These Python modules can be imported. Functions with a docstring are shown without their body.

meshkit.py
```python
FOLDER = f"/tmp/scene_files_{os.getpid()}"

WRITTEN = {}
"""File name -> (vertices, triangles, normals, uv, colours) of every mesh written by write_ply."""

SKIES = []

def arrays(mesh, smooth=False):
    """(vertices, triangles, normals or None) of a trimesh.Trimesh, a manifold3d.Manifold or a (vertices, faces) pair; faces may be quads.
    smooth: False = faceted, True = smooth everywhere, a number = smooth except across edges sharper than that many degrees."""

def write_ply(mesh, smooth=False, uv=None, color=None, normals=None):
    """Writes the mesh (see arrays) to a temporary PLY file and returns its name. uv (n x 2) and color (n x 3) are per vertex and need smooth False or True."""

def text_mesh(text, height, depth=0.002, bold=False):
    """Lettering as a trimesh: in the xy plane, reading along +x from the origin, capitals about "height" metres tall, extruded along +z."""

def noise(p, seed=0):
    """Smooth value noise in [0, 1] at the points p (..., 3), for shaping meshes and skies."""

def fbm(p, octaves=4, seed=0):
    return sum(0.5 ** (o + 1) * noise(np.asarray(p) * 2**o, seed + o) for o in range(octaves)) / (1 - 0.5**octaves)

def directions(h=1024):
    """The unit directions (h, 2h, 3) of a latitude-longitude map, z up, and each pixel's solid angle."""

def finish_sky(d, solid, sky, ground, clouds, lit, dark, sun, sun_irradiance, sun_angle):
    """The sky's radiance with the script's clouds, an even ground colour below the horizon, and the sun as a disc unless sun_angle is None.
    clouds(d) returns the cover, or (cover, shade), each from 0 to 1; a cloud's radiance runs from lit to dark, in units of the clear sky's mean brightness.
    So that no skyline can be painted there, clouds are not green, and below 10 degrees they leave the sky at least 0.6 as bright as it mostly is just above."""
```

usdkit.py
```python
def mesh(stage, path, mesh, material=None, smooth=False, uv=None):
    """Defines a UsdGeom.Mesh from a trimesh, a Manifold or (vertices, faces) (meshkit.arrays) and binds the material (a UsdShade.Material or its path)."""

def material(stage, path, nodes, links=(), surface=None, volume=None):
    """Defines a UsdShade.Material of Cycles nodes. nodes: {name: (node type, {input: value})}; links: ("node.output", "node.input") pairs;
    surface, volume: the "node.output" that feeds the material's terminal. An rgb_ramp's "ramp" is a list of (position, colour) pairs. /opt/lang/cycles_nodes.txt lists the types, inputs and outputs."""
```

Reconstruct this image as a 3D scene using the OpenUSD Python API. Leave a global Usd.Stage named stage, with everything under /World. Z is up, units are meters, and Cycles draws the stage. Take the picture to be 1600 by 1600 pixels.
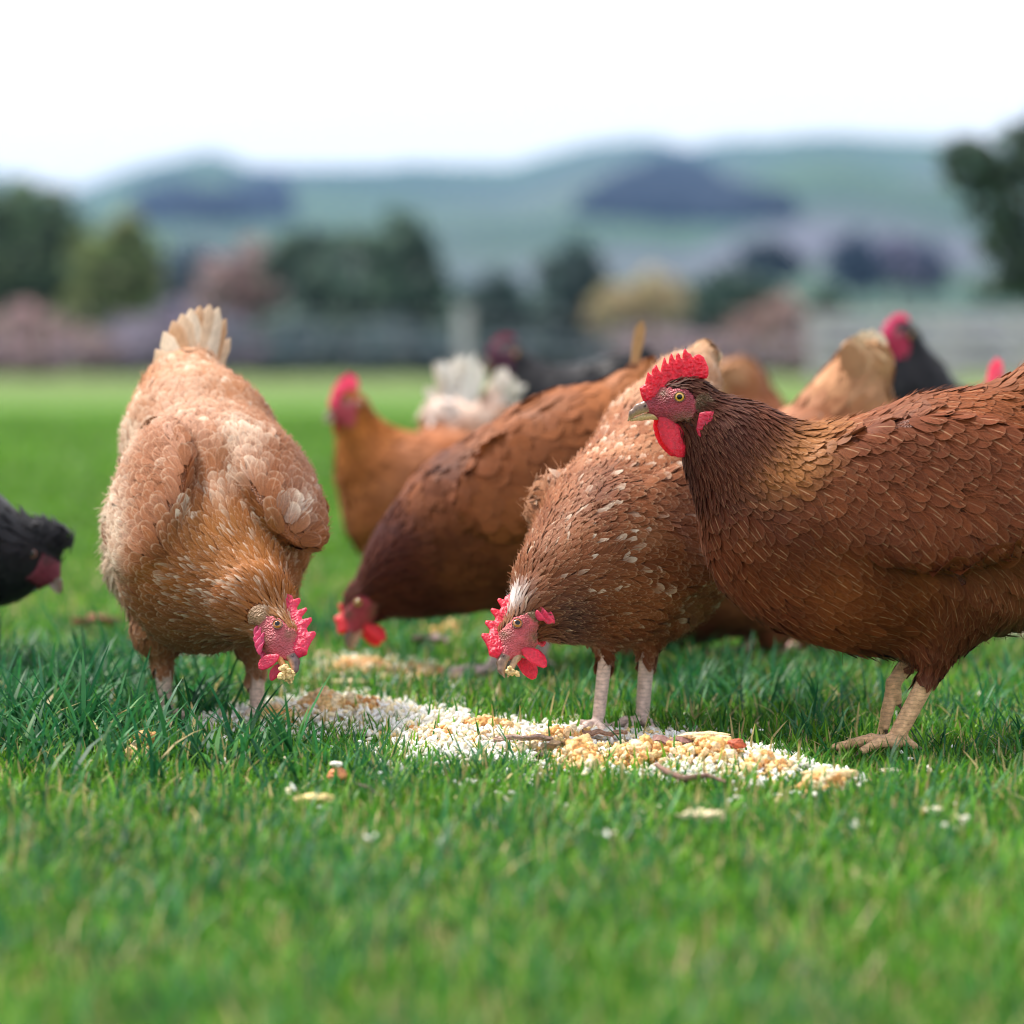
import math
import numpy as np
from pxr import Usd, UsdGeom, UsdLux, UsdShade, Sdf, Gf, Vt
from scipy.spatial import cKDTree
from scipy import ndimage
import usdkit, meshkit

stage = Usd.Stage.CreateInMemory()
UsdGeom.SetStageUpAxis(stage, 'Z')
UsdGeom.SetStageMetersPerUnit(stage, 1.0)
T = Sdf.ValueTypeNames
UsdGeom.Xform.Define(stage, '/World')
UsdGeom.Scope.Define(stage, '/World/Looks')

# ------------------------------------------------------------------ camera
FPX, EYE, YH = 4444.4, 0.423, 540.0          # focal length in photo pixels, lens height, horizon row of the 1600 px photograph
cam = UsdGeom.Camera.Define(stage, '/World/camera')
cam.CreateFocalLengthAttr(100.0)
cam.CreateHorizontalApertureAttr(36.0)
cam.CreateVerticalApertureAttr(36.0)
cam.CreateVerticalApertureOffsetAttr(-36.0 * (800 - YH) / 1600)
cam.CreateFStopAttr(2.7)
cam.CreateFocusDistanceAttr(2.91)
cam.CreateClippingRangeAttr(Gf.Vec2f(0.05, 6000))
cam.CreateExposureAttr(1.2)
cx = UsdGeom.Xformable(cam)
cx.AddTranslateOp().Set(Gf.Vec3d(0, 0, EYE))
cx.AddRotateXYZOp().Set(Gf.Vec3f(90, 0, 0))

# ------------------------------------------------------------------ sky and sun (thin bright overcast, light from behind the hills)
SUN_AZ, SUN_EL = math.radians(-58), math.radians(60)
sky = UsdLux.DomeLight.Define(stage, '/World/sky')
sky.GetPrim().SetCustomDataByKey('kind', 'structure')
sky_m = usdkit.material(stage, '/World/Looks/sky_look', {
    's': ('sky_texture', {'sky_type': 'single_scattering', 'sun_disc': False, 'sun_elevation': SUN_EL, 'sun_rotation': SUN_AZ, 'altitude': 100.0, 'air_density': 1.0, 'aerosol_density': 2.0, 'ozone_density': 1.0}),
    'tc': ('texture_coordinate', {}),
    'mp': ('mapping', {'scale': (1.6, 1.6, 5.0)}),
    'n': ('noise_texture', {'scale': 1.5, 'detail': 5.0, 'roughness': 0.55}),
    'r': ('rgb_ramp', {'ramp': [(0.30, (0.80, 0.80, 0.80)), (0.62, (0.97, 0.97, 0.97))]}),
    'c': ('color', {'value': (5.5, 5.6, 5.8)}),
    'm': ('mix', {}),
    'b': ('background_shader', {'strength': 0.10}),
}, [('tc.generated', 'mp.vector'), ('mp.vector', 'n.vector'), ('n.fac', 'r.fac'), ('r.color', 'm.fac'), ('s.color', 'm.color1'), ('c.color', 'm.color2'), ('m.color', 'b.color')], surface='b.background')
UsdShade.MaterialBindingAPI.Apply(sky.GetPrim()).Bind(sky_m)
sun = UsdLux.DistantLight.Define(stage, '/World/sun')
sun.CreateIntensityAttr(0.9)
sun.CreateAngleAttr(12.0)
sun.CreateNormalizeAttr(True)
sun.CreateColorAttr(Gf.Vec3f(1.0, 0.93, 0.84))
sun.AddRotateXYZOp().Set(Gf.Vec3f(math.degrees(math.pi / 2 - SUN_EL), 0, 180 - math.degrees(SUN_AZ) + 0.0))

# ------------------------------------------------------------------ helpers
HAZE = 0.00022

def W(px, py, Y):
    """The point at depth Y that stands at the photo's pixel (px, py)."""
    return np.array([(px - 800.0) / FPX * Y, Y, EYE - (py - YH) / FPX * Y])

def G(px, py):
    """The ground point under a pixel."""
    Y = FPX * EYE / (py - YH)
    return np.array([(px - 800.0) / FPX * Y, Y, 0.0])

used = {}
def numbered(parent, name):
    k = (parent, name)
    n = used.get(k, 0)
    used[k] = n + 1
    return f'{parent}/{name}' if n == 0 else f'{parent}/{name}_{n:03d}'

def tag(prim, label=None, cat=None, group=None, kind=None):
    p = prim.GetPrim() if hasattr(prim, 'GetPrim') else prim
    for k, v in (('label', label), ('category', cat), ('group', group), ('kind', kind)):
        if v:
            p.SetCustomDataByKey(k, v)
    return p

def thing(name, label, cat, loc=(0, 0, 0), group=None):
    x = UsdGeom.Xform.Define(stage, numbered('/World', name))
    x.AddTranslateOp().Set(Gf.Vec3d(*map(float, loc)))
    tag(x, label, cat, group)
    x.GetPrim().SetCustomDataByKey('base', Gf.Vec3d(*map(float, loc)))
    return x

def base_of(parent):
    b = np.zeros(3)
    p = parent.GetPrim()
    while p and p.GetName() != 'World':
        v = p.GetCustomDataByKey('base')
        if v is not None:
            b += np.array(v)
        p = p.GetParent()
    return b

def put(parent, name, v, f, mat, tint=None, uv=None, smooth=True, label=None, kind=None, path=None, soft=None, softness=.6):
    """One Mesh prim. v in world metres (made local to its thing)."""
    p = path or numbered(str(parent.GetPath()) if parent is not None else '/World', name)
    v = np.asarray(v, float)
    if parent is not None:
        v = v - base_of(parent)
    f = np.asarray(f, np.int32)
    m = UsdGeom.Mesh.Define(stage, p)
    m.CreatePointsAttr(Vt.Vec3fArray.FromNumpy(np.ascontiguousarray(v, np.float32)))
    m.CreateFaceVertexCountsAttr(Vt.IntArray.FromNumpy(np.full(len(f), f.shape[1], np.int32)))
    m.CreateFaceVertexIndicesAttr(Vt.IntArray.FromNumpy(np.ascontiguousarray(f).ravel()))
    m.CreateSubdivisionSchemeAttr('none')
    if smooth:
        n = np.zeros_like(v)
        fn = np.cross(v[f[:, 1]] - v[f[:, 0]], v[f[:, 2]] - v[f[:, 0]])
        for k in range(f.shape[1]):
            for c in range(3):
                n[:, c] += np.bincount(f[:, k], fn[:, c], len(v))
        ln = np.linalg.norm(n, axis=1, keepdims=True)
        n = np.where(ln > 1e-20, n / np.maximum(ln, 1e-20), [0, 0, 1.0])
        if soft is not None:       # plumage shades as one soft coat: its normals lean to those of the skin below
            n = n * np.where((n * soft).sum(1, keepdims=True) < 0, -1, 1) * (1 - softness) + soft * softness
            n /= np.maximum(np.linalg.norm(n, axis=1, keepdims=True), 1e-9)
        m.CreateNormalsAttr(Vt.Vec3fArray.FromNumpy(n.astype(np.float32)))
        m.SetNormalsInterpolation('vertex')
    api = UsdGeom.PrimvarsAPI(m)
    if tint is not None:
        tint = np.broadcast_to(np.asarray(tint, np.float32), (len(v), 3))
        api.CreatePrimvar('tint', T.Color3fArray, 'vertex').Set(Vt.Vec3fArray.FromNumpy(np.ascontiguousarray(tint)))
    if uv is not None:
        api.CreatePrimvar('st', T.TexCoord2fArray, 'vertex').Set(Vt.Vec2fArray.FromNumpy(np.ascontiguousarray(uv, np.float32)))
    UsdShade.MaterialBindingAPI.Apply(m.GetPrim()).Bind(mat)
    tag(m, label, None, None, kind)
    return m

def mat(name, nodes, links, surface='p.BSDF', volume=None):
    return usdkit.material(stage, '/World/Looks/' + name, nodes, links, surface=surface, volume=volume)

def noisy(name, c1, c2, scale=8.0, rough=0.8, bump=0.3, bscale=40.0, bdist=0.005, spec=0.3, detail=5.0, **kw):
    """Plain procedural surface: two tones by noise, fine relief."""
    nodes = {'tc': ('geometry', {}), 'n': ('noise_texture', {'scale': scale, 'detail': detail, 'roughness': 0.6}),
             'r': ('rgb_ramp', {'ramp': [(0.3, c1), (0.7, c2)]}), 'n2': ('noise_texture', {'scale': bscale, 'detail': 4.0}),
             'b': ('bump', {'strength': bump, 'distance': bdist}), 'p': ('principled_bsdf', {'roughness': rough, 'specular_ior_level': spec, **kw})}
    return mat(name, nodes, [('tc.position', 'n.vector'), ('n.fac', 'r.fac'), ('r.color', 'p.base_color'), ('tc.position', 'n2.vector'), ('n2.fac', 'b.height'), ('b.normal', 'p.normal')])

def grid_faces(nu, nv, wrap=False):
    i, j = np.meshgrid(np.arange(nu - 1), np.arange(nv if wrap else nv - 1), indexing='ij')
    j2 = (j + 1) % nv
    return np.stack([i * nv + j, i * nv + j2, (i + 1) * nv + j2, (i + 1) * nv + j], -1).reshape(-1, 4)

def tri(q):
    return np.vstack([q[:, [0, 1, 2]], q[:, [0, 2, 3]]])

def join(parts):
    vs, fs, n = [], [], 0
    for v, f in parts:
        vs.append(v); fs.append(np.asarray(f) + n); n += len(v)
    return np.vstack(vs), np.vstack(fs)

def tube(pts, rad, sides=8, cap=True):
    p = np.asarray(pts, float)
    t = np.gradient(p, axis=0)
    t /= np.linalg.norm(t, axis=1, keepdims=True) + 1e-12
    ref = np.array([0.13, 0.31, 0.94]) if abs(t[:, 2]).mean() < 0.9 else np.array([1.0, 0.1, 0])
    a = np.cross(t, ref); a /= np.linalg.norm(a, axis=1, keepdims=True) + 1e-12
    b = np.cross(t, a)
    ang = np.arange(sides) * 2 * np.pi / sides
    r = np.broadcast_to(rad, (len(p),))[:, None, None]
    v = p[:, None] + r * (np.cos(ang)[None, :, None] * a[:, None] + np.sin(ang)[None, :, None] * b[:, None])
    f = tri(grid_faces(len(p), sides, True))
    v = v.reshape(-1, 3)
    if cap:
        n = len(v)
        v = np.vstack([v, p[0], p[-1]])
        i = np.arange(sides); j = (i + 1) % sides
        k = (len(p) - 1) * sides
        f = np.vstack([f, np.stack([np.full(sides, n), j, i], 1), np.stack([np.full(sides, n + 1), k + i, k + j], 1)])
    return v, f

# ---- implicit surfaces
def surface_nets(V, lo, h):
    """Triangle mesh of V = 0 (V sampled on a grid; inside negative)."""
    s = V < 0
    nx, ny, nz = V.shape
    cnt = np.zeros((nx - 1, ny - 1, nz - 1), np.int8)
    for a in (0, 1):
        for b in (0, 1):
            for c in (0, 1):
                cnt += s[a:nx - 1 + a, b:ny - 1 + b, c:nz - 1 + c]
    I, J, K = np.nonzero((cnt > 0) & (cnt < 8))
    corners = [(a, b, c) for a in (0, 1) for b in (0, 1) for c in (0, 1)]
    val = {q: V[I + q[0], J + q[1], K + q[2]] for q in corners}
    acc = np.zeros((len(I), 3)); n = np.zeros(len(I))
    for q in corners:
        for ax in range(3):
            if q[ax] == 0:
                q2 = tuple(1 if k == ax else q[k] for k in range(3))
                v0, v1 = val[q], val[q2]
                m = (v0 < 0) != (v1 < 0)
                t = np.where(m, v0 / np.where(m, v0 - v1, 1), 0)
                p = np.array(q, float)[None] + t[:, None] * np.eye(3)[ax][None]
                acc += np.where(m[:, None], p, 0); n += m
    P = np.stack([I, J, K], 1) + acc / np.maximum(n, 1)[:, None]
    idx = np.full(cnt.shape, -1, np.int32)
    idx[I, J, K] = np.arange(len(I))
    quads = []
    for ax in range(3):
        o = [k for k in range(3) if k != ax]
        A = [slice(None)] * 3; B = [slice(None)] * 3
        A[ax] = slice(0, -1); B[ax] = slice(1, None)
        ch = s[tuple(A)] != s[tuple(B)]
        e = np.argwhere(ch)
        ok = (e[:, o[0]] > 0) & (e[:, o[1]] > 0) & (e[:, o[0]] < V.shape[o[0]] - 1) & (e[:, o[1]] < V.shape[o[1]] - 1)
        e = e[ok]
        d0 = np.eye(3, dtype=int)[o[0]]; d1 = np.eye(3, dtype=int)[o[1]]
        q = np.stack([idx[tuple((e - d0 - d1).T)], idx[tuple((e - d1).T)], idx[tuple(e.T)], idx[tuple((e - d0).T)]], 1)
        flip = s[tuple(e.T)] if ax != 1 else ~s[tuple(e.T)]
        q[~flip] = q[~flip][:, ::-1]
        quads.append(q)
    q = np.vstack(quads)
    q = q[(q >= 0).all(1)]
    return np.asarray(lo) + P * h, tri(q)

def polygonise(sdf, lo, hi, h, B=8):
    lo = np.asarray(lo, float)
    n = (np.ceil((np.asarray(hi) - lo) / h / B).astype(int) + 1) * B
    nb = n // B
    bi = np.stack(np.meshgrid(*[np.arange(k) for k in nb], indexing='ij'), -1).reshape(-1, 3)
    dc = sdf(lo + (bi * B + (B - 1) / 2) * h)
    V = np.where(dc < 0, -1.0, 1.0).astype(np.float32).reshape(nb).repeat(B, 0).repeat(B, 1).repeat(B, 2)
    act = bi[np.abs(dc) < h * B * 1.5]
    off = np.stack(np.meshgrid(*[np.arange(B)] * 3, indexing='ij'), -1).reshape(-1, 3)
    for k in range(0, len(act), 400):
        ix = (act[k:k + 400, None] * B + off[None]).reshape(-1, 3)
        V[ix[:, 0], ix[:, 1], ix[:, 2]] = sdf(lo + ix * h)
    return surface_nets(V, lo, h)

def inflate(poly, t0, r0, h, seed=0, rough=0.0):
    """A closed 2-D outline as a plump flat body: x, y of the outline and z across it, t0 half as thick at r0 in from its edge."""
    import shapely
    P = shapely.Polygon(poly).buffer(0).buffer(.9).buffer(-1.6).buffer(.8)
    P = max(getattr(P, 'geoms', [P]), key=lambda g: g.area)
    x0, y0, x1, y1 = P.bounds
    m = 3 * h
    xs, ys = np.arange(x0 - m, x1 + m, h), np.arange(y0 - m, y1 + m, h)
    X, Y = np.meshgrid(xs, ys, indexing='ij')
    shapely.prepare(P)
    inside = shapely.contains_xy(P, X, Y)
    B = P.boundary
    shapely.prepare(B)
    D = shapely.distance(shapely.points(X.ravel(), Y.ravel()), B).reshape(X.shape)
    d = np.where(inside, D, -D)
    q = np.clip(d / r0, 0, 1)
    th = t0 * np.sqrt(np.clip(1 - (1 - q) ** 2, 0, 1))
    if rough:
        th = th * (1 + rough * (meshkit.noise(np.stack([X / 1.6, Y / 1.6, X * 0 + 7], -1), seed) - 0.5))
    zs = np.arange(-t0 * 1.4 - 2 * h, t0 * 1.4 + 3 * h, h)
    V = np.abs(zs)[None, None] - th[..., None]
    V = np.where(d[..., None] < 0, np.sqrt(zs[None, None] ** 2 + d[..., None] ** 2), np.maximum(V, -d[..., None]))
    v, f = surface_nets(V.astype(np.float32), (xs[0], ys[0], zs[0]), h)
    return v, f

# ------------------------------------------------------------------ the setting: pasture, hills
R = np.random.default_rng(7)
ground_m = mat('pasture_ground', {
    'g': ('geometry', {}), 'n': ('noise_texture', {'scale': 9.0, 'detail': 6.0}), 'n2': ('noise_texture', {'scale': 0.25, 'detail': 3.0}), 'n3': ('noise_texture', {'scale': 60.0, 'detail': 4.0}),
    'r': ('rgb_ramp', {'ramp': [(0.3, (0.040, 0.075, 0.014)), (0.7, (0.085, 0.15, 0.022))]}), 'r2': ('rgb_ramp', {'ramp': [(0.35, (0.058, 0.145, 0.018)), (0.7, (0.09, 0.175, 0.024))]}),
    's': ('separate_xyz', {}), 'k': ('map_range', {'range_type': 'smoothstep', 'from_min': 5.0, 'from_max': 13.0, 'clamp': True}), 'm': ('mix', {}),
    'k2': ('map_range', {'range_type': 'smoothstep', 'from_min': 16.0, 'from_max': 34.0, 'clamp': True}), 'm2': ('mix', {'color2': (0.105, 0.145, 0.05)}),
    'b': ('bump', {'strength': 0.5, 'distance': 0.01}), 'p': ('principled_bsdf', {'roughness': 0.9, 'specular_ior_level': 0.1})},
    [('g.position', 'n.vector'), ('g.position', 'n2.vector'), ('g.position', 'n3.vector'), ('g.position', 's.vector'), ('n.fac', 'r.fac'), ('n2.fac', 'r2.fac'), ('s.y', 'k.value'), ('k.result', 'm.fac'), ('r.color', 'm.color1'), ('r2.color', 'm.color2'),
     ('s.y', 'k2.value'), ('k2.result', 'm2.fac'), ('m.color', 'm2.color1'), ('m2.color', 'p.base_color'), ('n3.fac', 'b.height'), ('b.normal', 'p.normal')])
gx, gy = np.concatenate([np.linspace(-2500, -6, 24), np.linspace(-5, 5, 60), np.linspace(6, 2500, 24)]), np.concatenate([np.linspace(-60, 1, 10), np.linspace(1.2, 8, 60), np.linspace(8.5, 60, 40), np.geomspace(64, 2400, 20)])
X, Y = np.meshgrid(gx, gy, indexing='ij')
Z = np.where(np.hypot(X, Y) < 14, (meshkit.noise(np.stack([X / .5, Y / .5, X * 0], -1), 2) - .5) * 0.010, 0) - 0.004
gm = put(None, 'ground', np.stack([X, Y, Z], -1).reshape(-1, 3), grid_faces(len(gx), len(gy))[:, ::-1], ground_m)
tag(gm, None, None, None, 'structure')

RIDGE = np.array([(-900, 300), (-300, 270), (0, 279), (60, 294), (115, 303), (160, 288), (210, 271), (250, 263), (290, 255), (330, 247), (360, 256), (390, 269), (480, 270), (600, 269), (640, 264), (700, 266), (800, 267), (850, 253), (920, 237), (1000, 229), (1035, 232), (1070, 244), (1100, 238), (1140, 231), (1215, 231), (1240, 226), (1330, 226), (1480, 231), (1600, 238), (2000, 280), (2600, 330)], float)
def hill_z(px, d):
    y = np.interp(px, RIDGE[:, 0], RIDGE[:, 1])
    y = y - 11 + (y - 258) * .12
    top = (YH - y) / FPX * 1450 + EYE
    t = np.clip((d - 260) / 1190, 0, None)
    prof = np.where(t <= 1, t ** 1.08, 1 - (t - 1) * 1.3)
    u = px / 260.0
    bump = (meshkit.noise(np.stack([u, d / 160.0, u * 0], -1), 4) - .5) * 17.0 * np.clip(t * 4, 0, 1) * np.clip((1 - t) * 4, 0, 1)
    return top * prof + bump - 0.6
hp, hd = np.linspace(-1500, 3100, 231), np.concatenate([np.linspace(255, 1450, 70), np.linspace(1490, 2000, 10)])
PX, D = np.meshgrid(hp, hd, indexing='ij')
HZ = hill_z(PX, D)
hill_m = mat('hill_pasture', {
    'g': ('geometry', {}), 'n': ('noise_texture', {'scale': 0.007, 'detail': 4.0, 'roughness': 0.5}), 'n2': ('noise_texture', {'scale': 0.003, 'detail': 2.0}),
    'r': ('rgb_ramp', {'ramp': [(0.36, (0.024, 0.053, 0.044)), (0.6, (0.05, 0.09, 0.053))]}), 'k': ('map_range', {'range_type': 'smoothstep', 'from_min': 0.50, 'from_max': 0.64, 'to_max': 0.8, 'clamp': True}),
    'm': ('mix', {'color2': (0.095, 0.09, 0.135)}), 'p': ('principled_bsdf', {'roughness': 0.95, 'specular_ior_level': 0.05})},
    [('g.position', 'n.vector'), ('g.position', 'n2.vector'), ('n.fac', 'r.fac'), ('n2.fac', 'k.value'), ('r.color', 'm.color1'), ('k.result', 'm.fac'), ('m.color', 'p.base_color')])
hm = put(None, 'hills', np.stack([(PX - 800) / FPX * D, D, HZ], -1).reshape(-1, 3), grid_faces(len(hp), len(hd))[:, ::-1], hill_m)
tag(hm, None, None, None, 'structure')

leaf_m = mat('leaves', {'a': ('attribute', {'attribute': 'tint'}), 'g': ('geometry', {}), 'r': ('map_range', {'to_min': 0.65, 'to_max': 1.4, 'clamp': True}), 'm': ('vector_math', {'math_type': 'scale'}),
                        'p': ('principled_bsdf', {'roughness': 0.6, 'specular_ior_level': 0.25}), 't': ('translucent_bsdf', {}), 'x': ('mix_closure', {'fac': 0.4})},
             [('g.random_per_island', 'r.value'), ('a.color', 'm.vector1'), ('r.result', 'm.scale'), ('m.vector', 'p.base_color'), ('m.vector', 't.color'), ('p.BSDF', 'x.closure1'), ('t.BSDF', 'x.closure2')], surface='x.closure')
bark_m = noisy('bark', (0.07, 0.05, 0.04), (0.15, 0.11, 0.085), 30.0, 0.9, 0.6, 80.0, 0.01)

def instancer(path, protos, pos, quat, scale, idx, kind='stuff', label=None, cat=None):
    """protos: list of (name, v, f, material, tint)."""
    pi = UsdGeom.PointInstancer.Define(stage, path)
    rel = pi.CreatePrototypesRel()
    for nm, v, f, m, t in protos:
        pp = f'{path}/{nm}'
        put(None, nm, v, f, m, t, path=pp)
        rel.AddTarget(pp)
    pi.CreatePositionsAttr(Vt.Vec3fArray.FromNumpy(np.ascontiguousarray(pos, np.float32)))
    q = np.asarray(quat, np.float32)     # w x y z
    pi.CreateOrientationsAttr(Vt.QuathArray([Gf.Quath(float(a[0]), float(a[1]), float(a[2]), float(a[3])) for a in q]))
    sc = np.asarray(scale, np.float32)
    if sc.ndim == 1:
        sc = np.repeat(sc[:, None], 3, 1)
    pi.CreateScalesAttr(Vt.Vec3fArray.FromNumpy(np.ascontiguousarray(sc)))
    pi.CreateProtoIndicesAttr(Vt.IntArray.FromNumpy(np.asarray(idx, np.int32)))
    tag(pi, label, cat, None, kind)
    return pi

def zquat(a):
    return np.stack([np.cos(a / 2), 0 * a, 0 * a, np.sin(a / 2)], -1)

def randquat(n, rng):
    q = rng.normal(0, 1, (n, 4))
    return q / np.linalg.norm(q, axis=1, keepdims=True)

def leaf_cloud(blobs, n, size, rng, droop=0.0):
    """Leaf sized faces spread through the blobs (centre, radii), thicker in clumps and near the outside."""
    vol = np.array([np.prod(b[1]) for b in blobs]) ** .75
    k = rng.choice(len(blobs), n * 2, p=vol / vol.sum())
    d = rng.normal(0, 1, (n * 2, 3)); d /= np.linalg.norm(d, axis=1, keepdims=True)
    r = rng.random(n * 2) ** 0.40
    C = np.array([b[0] for b in blobs])[k]; RR = np.array([b[1] for b in blobs])[k]
    wob = 0.72 + 0.62 * meshkit.noise(d * 2.1 + k[:, None] * 5.3, 8)
    P = C + d * RR * (r * wob)[:, None]
    keep = meshkit.noise(P / (RR.mean() * .33), 12) + rng.normal(0, .12, n * 2) > 0.42
    P = P[keep][:n]
    P = P[P[:, 2] > 0.02]
    m = len(P)
    a = rng.normal(0, 1, (m, 3)); a[:, 2] -= droop; a /= np.linalg.norm(a, axis=1, keepdims=True)
    b = np.cross(a, rng.normal(0, 1, (m, 3))); b /= np.linalg.norm(b, axis=1, keepdims=True)
    s = size * rng.uniform(.6, 1.4, m)[:, None]
    V = np.stack([P - a * s, P + b * s * .5, P + a * s, P - b * s * .5], 1).reshape(-1, 3)
    F = np.arange(m * 4).reshape(-1, 4)
    return V, F

def plant(name, label, cat, Y, blobs, col, n, size, seed, group=None, trunk=True, droop=0.0, var=0.25, deep=.75, stem=None):
    """blobs: (px, py, rx, ry) in photo pixels at depth Y."""
    rng = np.random.default_rng(seed)
    B = []
    for i, (x, y, rx, ry) in enumerate(blobs):
        c = W(x, y, Y); r = np.array([rx, rx * deep, ry]) / FPX * Y
        c[1] += rng.uniform(-.3, .3) * r[0] * (i > 0)
        B.append((c, r))
    cxm = np.mean([b[0][0] for b in B]); base = np.array([cxm if stem is None else W(stem, 0, Y)[0], Y, 0.0])
    th = thing(name, label, cat, base, group)
    V, F = leaf_cloud(B, n, size, rng, droop)
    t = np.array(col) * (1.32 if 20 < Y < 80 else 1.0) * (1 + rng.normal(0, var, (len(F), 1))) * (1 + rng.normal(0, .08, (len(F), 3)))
    put(th, 'crown', V, F, leaf_m, np.repeat(np.clip(t, .004, .8), 4, axis=0), smooth=False)
    if trunk:
        top = max(b[0][2] for b in B)
        wd = max(b[1][0] for b in B)
        parts = []
        main = np.array([base + [0, 0, -.05], base + [.02 * wd, 0, top * .35], base + [-.05 * wd, .05, top * .7], base + [0, 0, top]])
        parts.append(tube(main, np.array([.075, .06, .04, .015]) * wd + .01, 8))
        for b in B:
            for q in range(2):
                s = main[1] * (1 - .3 * q) + main[2] * .3 * q
                e = b[0] + rng.normal(0, .3, 3) * b[1]
                mid = (s + e) / 2 + [0, 0, .12 * wd]
                parts.append(tube(np.array([s, mid, e]), np.array([.03, .02, .006]) * wd + .004, 6))
        v, f = join(parts)
        put(th, 'trunk', v, f, bark_m)
    return th

OLIVE, YEL, DARK, PINK, MAUVE, GREY, TAN = (.15, .225, .14), (.23, .285, .13), (.105, .17, .135), (.42, .30, .30), (.27, .23, .31), (.06, .075, .075), (.52, .41, .25)
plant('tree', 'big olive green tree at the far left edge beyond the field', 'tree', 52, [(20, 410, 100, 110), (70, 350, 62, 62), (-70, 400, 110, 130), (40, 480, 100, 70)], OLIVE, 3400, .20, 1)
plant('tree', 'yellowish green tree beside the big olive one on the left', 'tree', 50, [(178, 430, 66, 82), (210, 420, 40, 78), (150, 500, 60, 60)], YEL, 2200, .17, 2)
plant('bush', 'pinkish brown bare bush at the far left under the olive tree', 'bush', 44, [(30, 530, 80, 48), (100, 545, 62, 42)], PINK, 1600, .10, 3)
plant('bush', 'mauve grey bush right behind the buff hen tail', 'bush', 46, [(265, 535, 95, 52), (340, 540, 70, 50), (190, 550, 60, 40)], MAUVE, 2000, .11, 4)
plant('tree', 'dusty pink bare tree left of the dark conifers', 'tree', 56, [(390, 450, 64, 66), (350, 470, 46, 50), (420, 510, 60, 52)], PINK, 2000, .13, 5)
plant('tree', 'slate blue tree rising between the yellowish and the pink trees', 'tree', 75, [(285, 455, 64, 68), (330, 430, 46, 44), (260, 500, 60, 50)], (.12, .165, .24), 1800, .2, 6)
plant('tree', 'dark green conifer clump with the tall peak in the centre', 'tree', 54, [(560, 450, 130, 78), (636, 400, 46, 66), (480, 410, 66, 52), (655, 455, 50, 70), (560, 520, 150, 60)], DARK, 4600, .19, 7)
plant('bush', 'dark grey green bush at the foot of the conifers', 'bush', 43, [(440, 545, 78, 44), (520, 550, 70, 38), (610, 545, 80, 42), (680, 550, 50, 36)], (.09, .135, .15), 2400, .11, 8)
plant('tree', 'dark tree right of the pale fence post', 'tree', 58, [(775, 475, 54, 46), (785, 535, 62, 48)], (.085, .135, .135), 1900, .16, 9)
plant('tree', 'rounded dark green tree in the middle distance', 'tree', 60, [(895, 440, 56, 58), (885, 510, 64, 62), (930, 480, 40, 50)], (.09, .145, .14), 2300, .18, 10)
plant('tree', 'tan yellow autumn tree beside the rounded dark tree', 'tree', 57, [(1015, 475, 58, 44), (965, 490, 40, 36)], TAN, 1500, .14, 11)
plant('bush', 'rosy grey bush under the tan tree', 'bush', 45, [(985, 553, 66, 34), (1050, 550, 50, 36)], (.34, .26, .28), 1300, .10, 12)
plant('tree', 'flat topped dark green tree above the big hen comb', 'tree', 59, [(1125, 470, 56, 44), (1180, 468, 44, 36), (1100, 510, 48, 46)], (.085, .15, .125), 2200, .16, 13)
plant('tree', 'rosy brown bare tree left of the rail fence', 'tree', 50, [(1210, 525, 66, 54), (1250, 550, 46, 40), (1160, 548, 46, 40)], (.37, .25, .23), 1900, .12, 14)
plant('bush', 'small dark green bush above the rail fence', 'bush', 56, [(1292, 480, 26, 26)], (.06, .11, .08), 600, .12, 15)
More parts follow.
